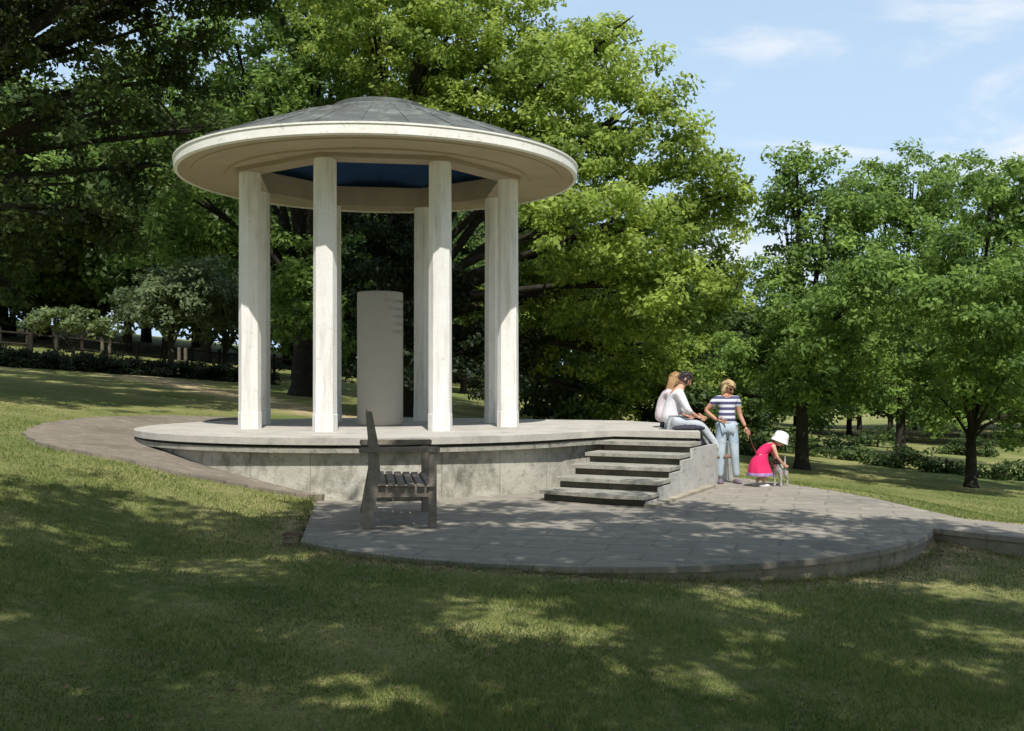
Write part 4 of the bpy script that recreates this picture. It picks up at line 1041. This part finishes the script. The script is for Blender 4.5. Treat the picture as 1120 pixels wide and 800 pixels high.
# --- small dog
D0 = Vector((4.13, 15.92, ZT)); DR = Matrix.Rotation(R(52), 3, 'Z')
def Dp(x, y, z): return D0+DR@Vector((x*.82, y*.85, z*.92))
DG = empty('dog', D0, 'small black and white dog on a red lead standing in front of the child', 'dog')
J = {'ch': (Dp(-.08, 0, .28), (.085, .075)), 'mid': (Dp(.06, 0, .285), (.07, .065)), 'rp': (Dp(.18, .01, .29), (.068, .062)), 'nk': (Dp(-.15, -.01, .36), .052), 'hd': (Dp(-.19, -.02, .43), .056), 'mz': (Dp(-.255, -.03, .41), .027),
     't1': (Dp(.25, .01, .35), .018), 't2': (Dp(.29, .02, .43), .012), 't3': (Dp(.285, .02, .49), .008),
     'f1': (Dp(-.10, -.055, .22), .034), 'f2': (Dp(-.085, -.06, .11), .019), 'f3': (Dp(-.09, -.06, .02), .018), 'f4': (Dp(-.12, -.06, .015), .017),
     'g1': (Dp(-.10, .055, .22), .034), 'g2': (Dp(-.085, .06, .11), .019), 'g3': (Dp(-.09, .06, .02), .018), 'g4': (Dp(-.12, .06, .015), .017),
     'h1': (Dp(.17, -.055, .24), .046), 'h2': (Dp(.13, -.06, .17), .030), 'h3': (Dp(.205, -.06, .10), .017), 'h4': (Dp(.195, -.06, .02), .017), 'h5': (Dp(.165, -.06, .015), .016),
     'i1': (Dp(.17, .06, .24), .046), 'i2': (Dp(.13, .065, .17), .030), 'i3': (Dp(.205, .065, .10), .017), 'i4': (Dp(.195, .065, .02), .017), 'i5': (Dp(.165, .065, .015), .016)}
Ed = [('ch', 'mid'), ('mid', 'rp'), ('ch', 'nk'), ('nk', 'hd'), ('hd', 'mz'), ('rp', 't1'), ('t1', 't2'), ('t2', 't3'), ('ch', 'f1'), ('f1', 'f2'), ('f2', 'f3'), ('f3', 'f4'), ('ch', 'g1'), ('g1', 'g2'), ('g2', 'g3'), ('g3', 'g4'),
      ('rp', 'h1'), ('h1', 'h2'), ('h2', 'h3'), ('h3', 'h4'), ('h4', 'h5'), ('rp', 'i1'), ('i1', 'i2'), ('i2', 'i3'), ('i3', 'i4'), ('i4', 'i5')]
dm = join([skin_me(J, Ed)])
dob = from_bm('body', dm, M['fur_white'], DG, True)
dob.data.materials.append(M['fur_black'])
for p in dob.data.polygons:
    q = DR.inverted()@(p.center-D0)
    if q.z > .345 and q.x < -.10 and q.x > -.225 or (q.z > .24+.03*math.sin(q.x*30) and -.02 < q.x < .19): p.material_index = 1
for q in (-1, 1):
    from_bm('ear', ell(Dp(-.165, -.02+q*.05, .465), (.022, .010, .034), DR@Matrix.Rotation(R(20)*q, 3, 'X'), None, 10), M['fur_black'] if q < 0 else M['fur_white'], DG, True)
    from_bm('eye', ell(Dp(-.232, -.026+q*.028, .445), (.008, .007, .008), None, None, 8), M['eye'], DG, True)
from_bm('nose', ell(Dp(-.284, -.032, .415), (.010, .012, .009), None, None, 8), M['eye'], DG, True)
# lead from the woman's hand, behind the child, to the dog's neck
hp_ = Wp(.31, -.15, .82); nk = Dp(-.14, .04, .36)
path = []
for i in range(17):
    t_ = i/16; p = mixp(hp_, nk, t_); p.z -= .10*math.sin(PI*t_); p.y += .28*math.sin(PI*t_); path.append(p)
tag(from_bm('dog_lead', tube_bm(path, [.009]*17, 6), M['red_lead'], None, True), "red lead running from the standing woman's hand to the dog", 'dog lead')

# ------------------------------------------------------------ world, sun, camera
wd_ = bpy.data.worlds.new('World'); S.world = wd_; wd_.use_nodes = True
N = wd_.node_tree.nodes; L = wd_.node_tree.links; N.clear()
out = N.new('ShaderNodeOutputWorld'); bg = N.new('ShaderNodeBackground'); sky = N.new('ShaderNodeTexSky')
sky.sky_type = 'NISHITA'; sky.sun_disc = False; sky.sun_elevation = SUN_EL
sky.sun_rotation = math.atan2(SUN.x, SUN.y); sky.air_density = 1.3; sky.dust_density = 1.2; sky.ozone_density = 2.2
bg.inputs['Strength'].default_value = .10
tc = N.new('ShaderNodeTexCoord'); mp = N.new('ShaderNodeMapping'); mp.inputs['Scale'].default_value = (1.6, 1.6, 6.5); mp.inputs['Rotation'].default_value = (0, R(-9), 0); mp.inputs['Location'].default_value = (.35, 0, .3)
L.new(tc.outputs['Generated'], mp.inputs[0])
nz = N.new('ShaderNodeTexNoise'); nz.inputs['Scale'].default_value = 1.9; nz.inputs['Detail'].default_value = 8; nz.inputs['Roughness'].default_value = .55; nz.inputs['Distortion'].default_value = .5
L.new(mp.outputs[0], nz.inputs['Vector'])
mr = N.new('ShaderNodeMapRange'); mr.interpolation_type = 'SMOOTHSTEP'; mr.inputs['From Min'].default_value = .50; mr.inputs['From Max'].default_value = .66; mr.inputs['To Max'].default_value = .8
L.new(nz.outputs['Fac'], mr.inputs['Value'])
# summer haze: paler towards the horizon and to the north
sp = N.new('ShaderNodeSeparateXYZ'); L.new(tc.outputs['Generated'], sp.inputs[0])
hz = N.new('ShaderNodeMapRange'); hz.interpolation_type = 'SMOOTHSTEP'; hz.inputs['From Min'].default_value = 1.3; hz.inputs['From Max'].default_value = -.05; hz.inputs['To Max'].default_value = .95
L.new(sp.outputs['Z'], hz.inputs['Value'])
hn = N.new('ShaderNodeMapRange'); hn.interpolation_type = 'SMOOTHSTEP'; hn.inputs['From Min'].default_value = -.2; hn.inputs['From Max'].default_value = .8; hn.inputs['To Min'].default_value = .12
L.new(sp.outputs['Y'], hn.inputs['Value'])
hm_ = N.new('ShaderNodeMath'); hm_.operation = 'MULTIPLY'; L.new(hz.outputs[0], hm_.inputs[0]); L.new(hn.outputs[0], hm_.inputs[1])
mh = N.new('ShaderNodeMix'); mh.data_type = 'RGBA'; mh.inputs['B'].default_value = (6.0, 8.1, 10.6, 1)
L.new(hm_.outputs[0], mh.inputs['Factor']); L.new(sky.outputs[0], mh.inputs['A'])
mx = N.new('ShaderNodeMix'); mx.data_type = 'RGBA'; mx.inputs['B'].default_value = (9.5, 9.8, 10.2, 1)
L.new(mr.outputs[0], mx.inputs['Factor']); L.new(mh.outputs['Result'], mx.inputs['A'])
L.new(mx.outputs['Result'], bg.inputs['Color']); L.new(bg.outputs[0], out.inputs['Surface'])

sl = bpy.data.lights.new('sun', 'SUN'); sl.energy = 5.0; sl.angle = R(.53); sl.color = (1., .965, .905)
so = bpy.data.objects.new('sun', sl); COL.objects.link(so); so.rotation_euler = SUN.to_track_quat('Z', 'Y').to_euler()
so.location = (0, -20, 30)

cam = bpy.data.cameras.new('camera'); co = bpy.data.objects.new('camera', cam); COL.objects.link(co)
cam.sensor_width = 36; cam.lens = 36*F/1120; cam.clip_end = 2000; cam.clip_start = .05
co.location = (0, 0, 0); co.rotation_euler = (R(90), 0, 0)
cam.shift_y = -(400-YH)/1120
S.camera = co
S.view_settings.view_transform = 'Standard'; S.view_settings.look = 'None'; S.view_settings.exposure = 0
S.render.resolution_x = 1024; S.render.resolution_y = 731
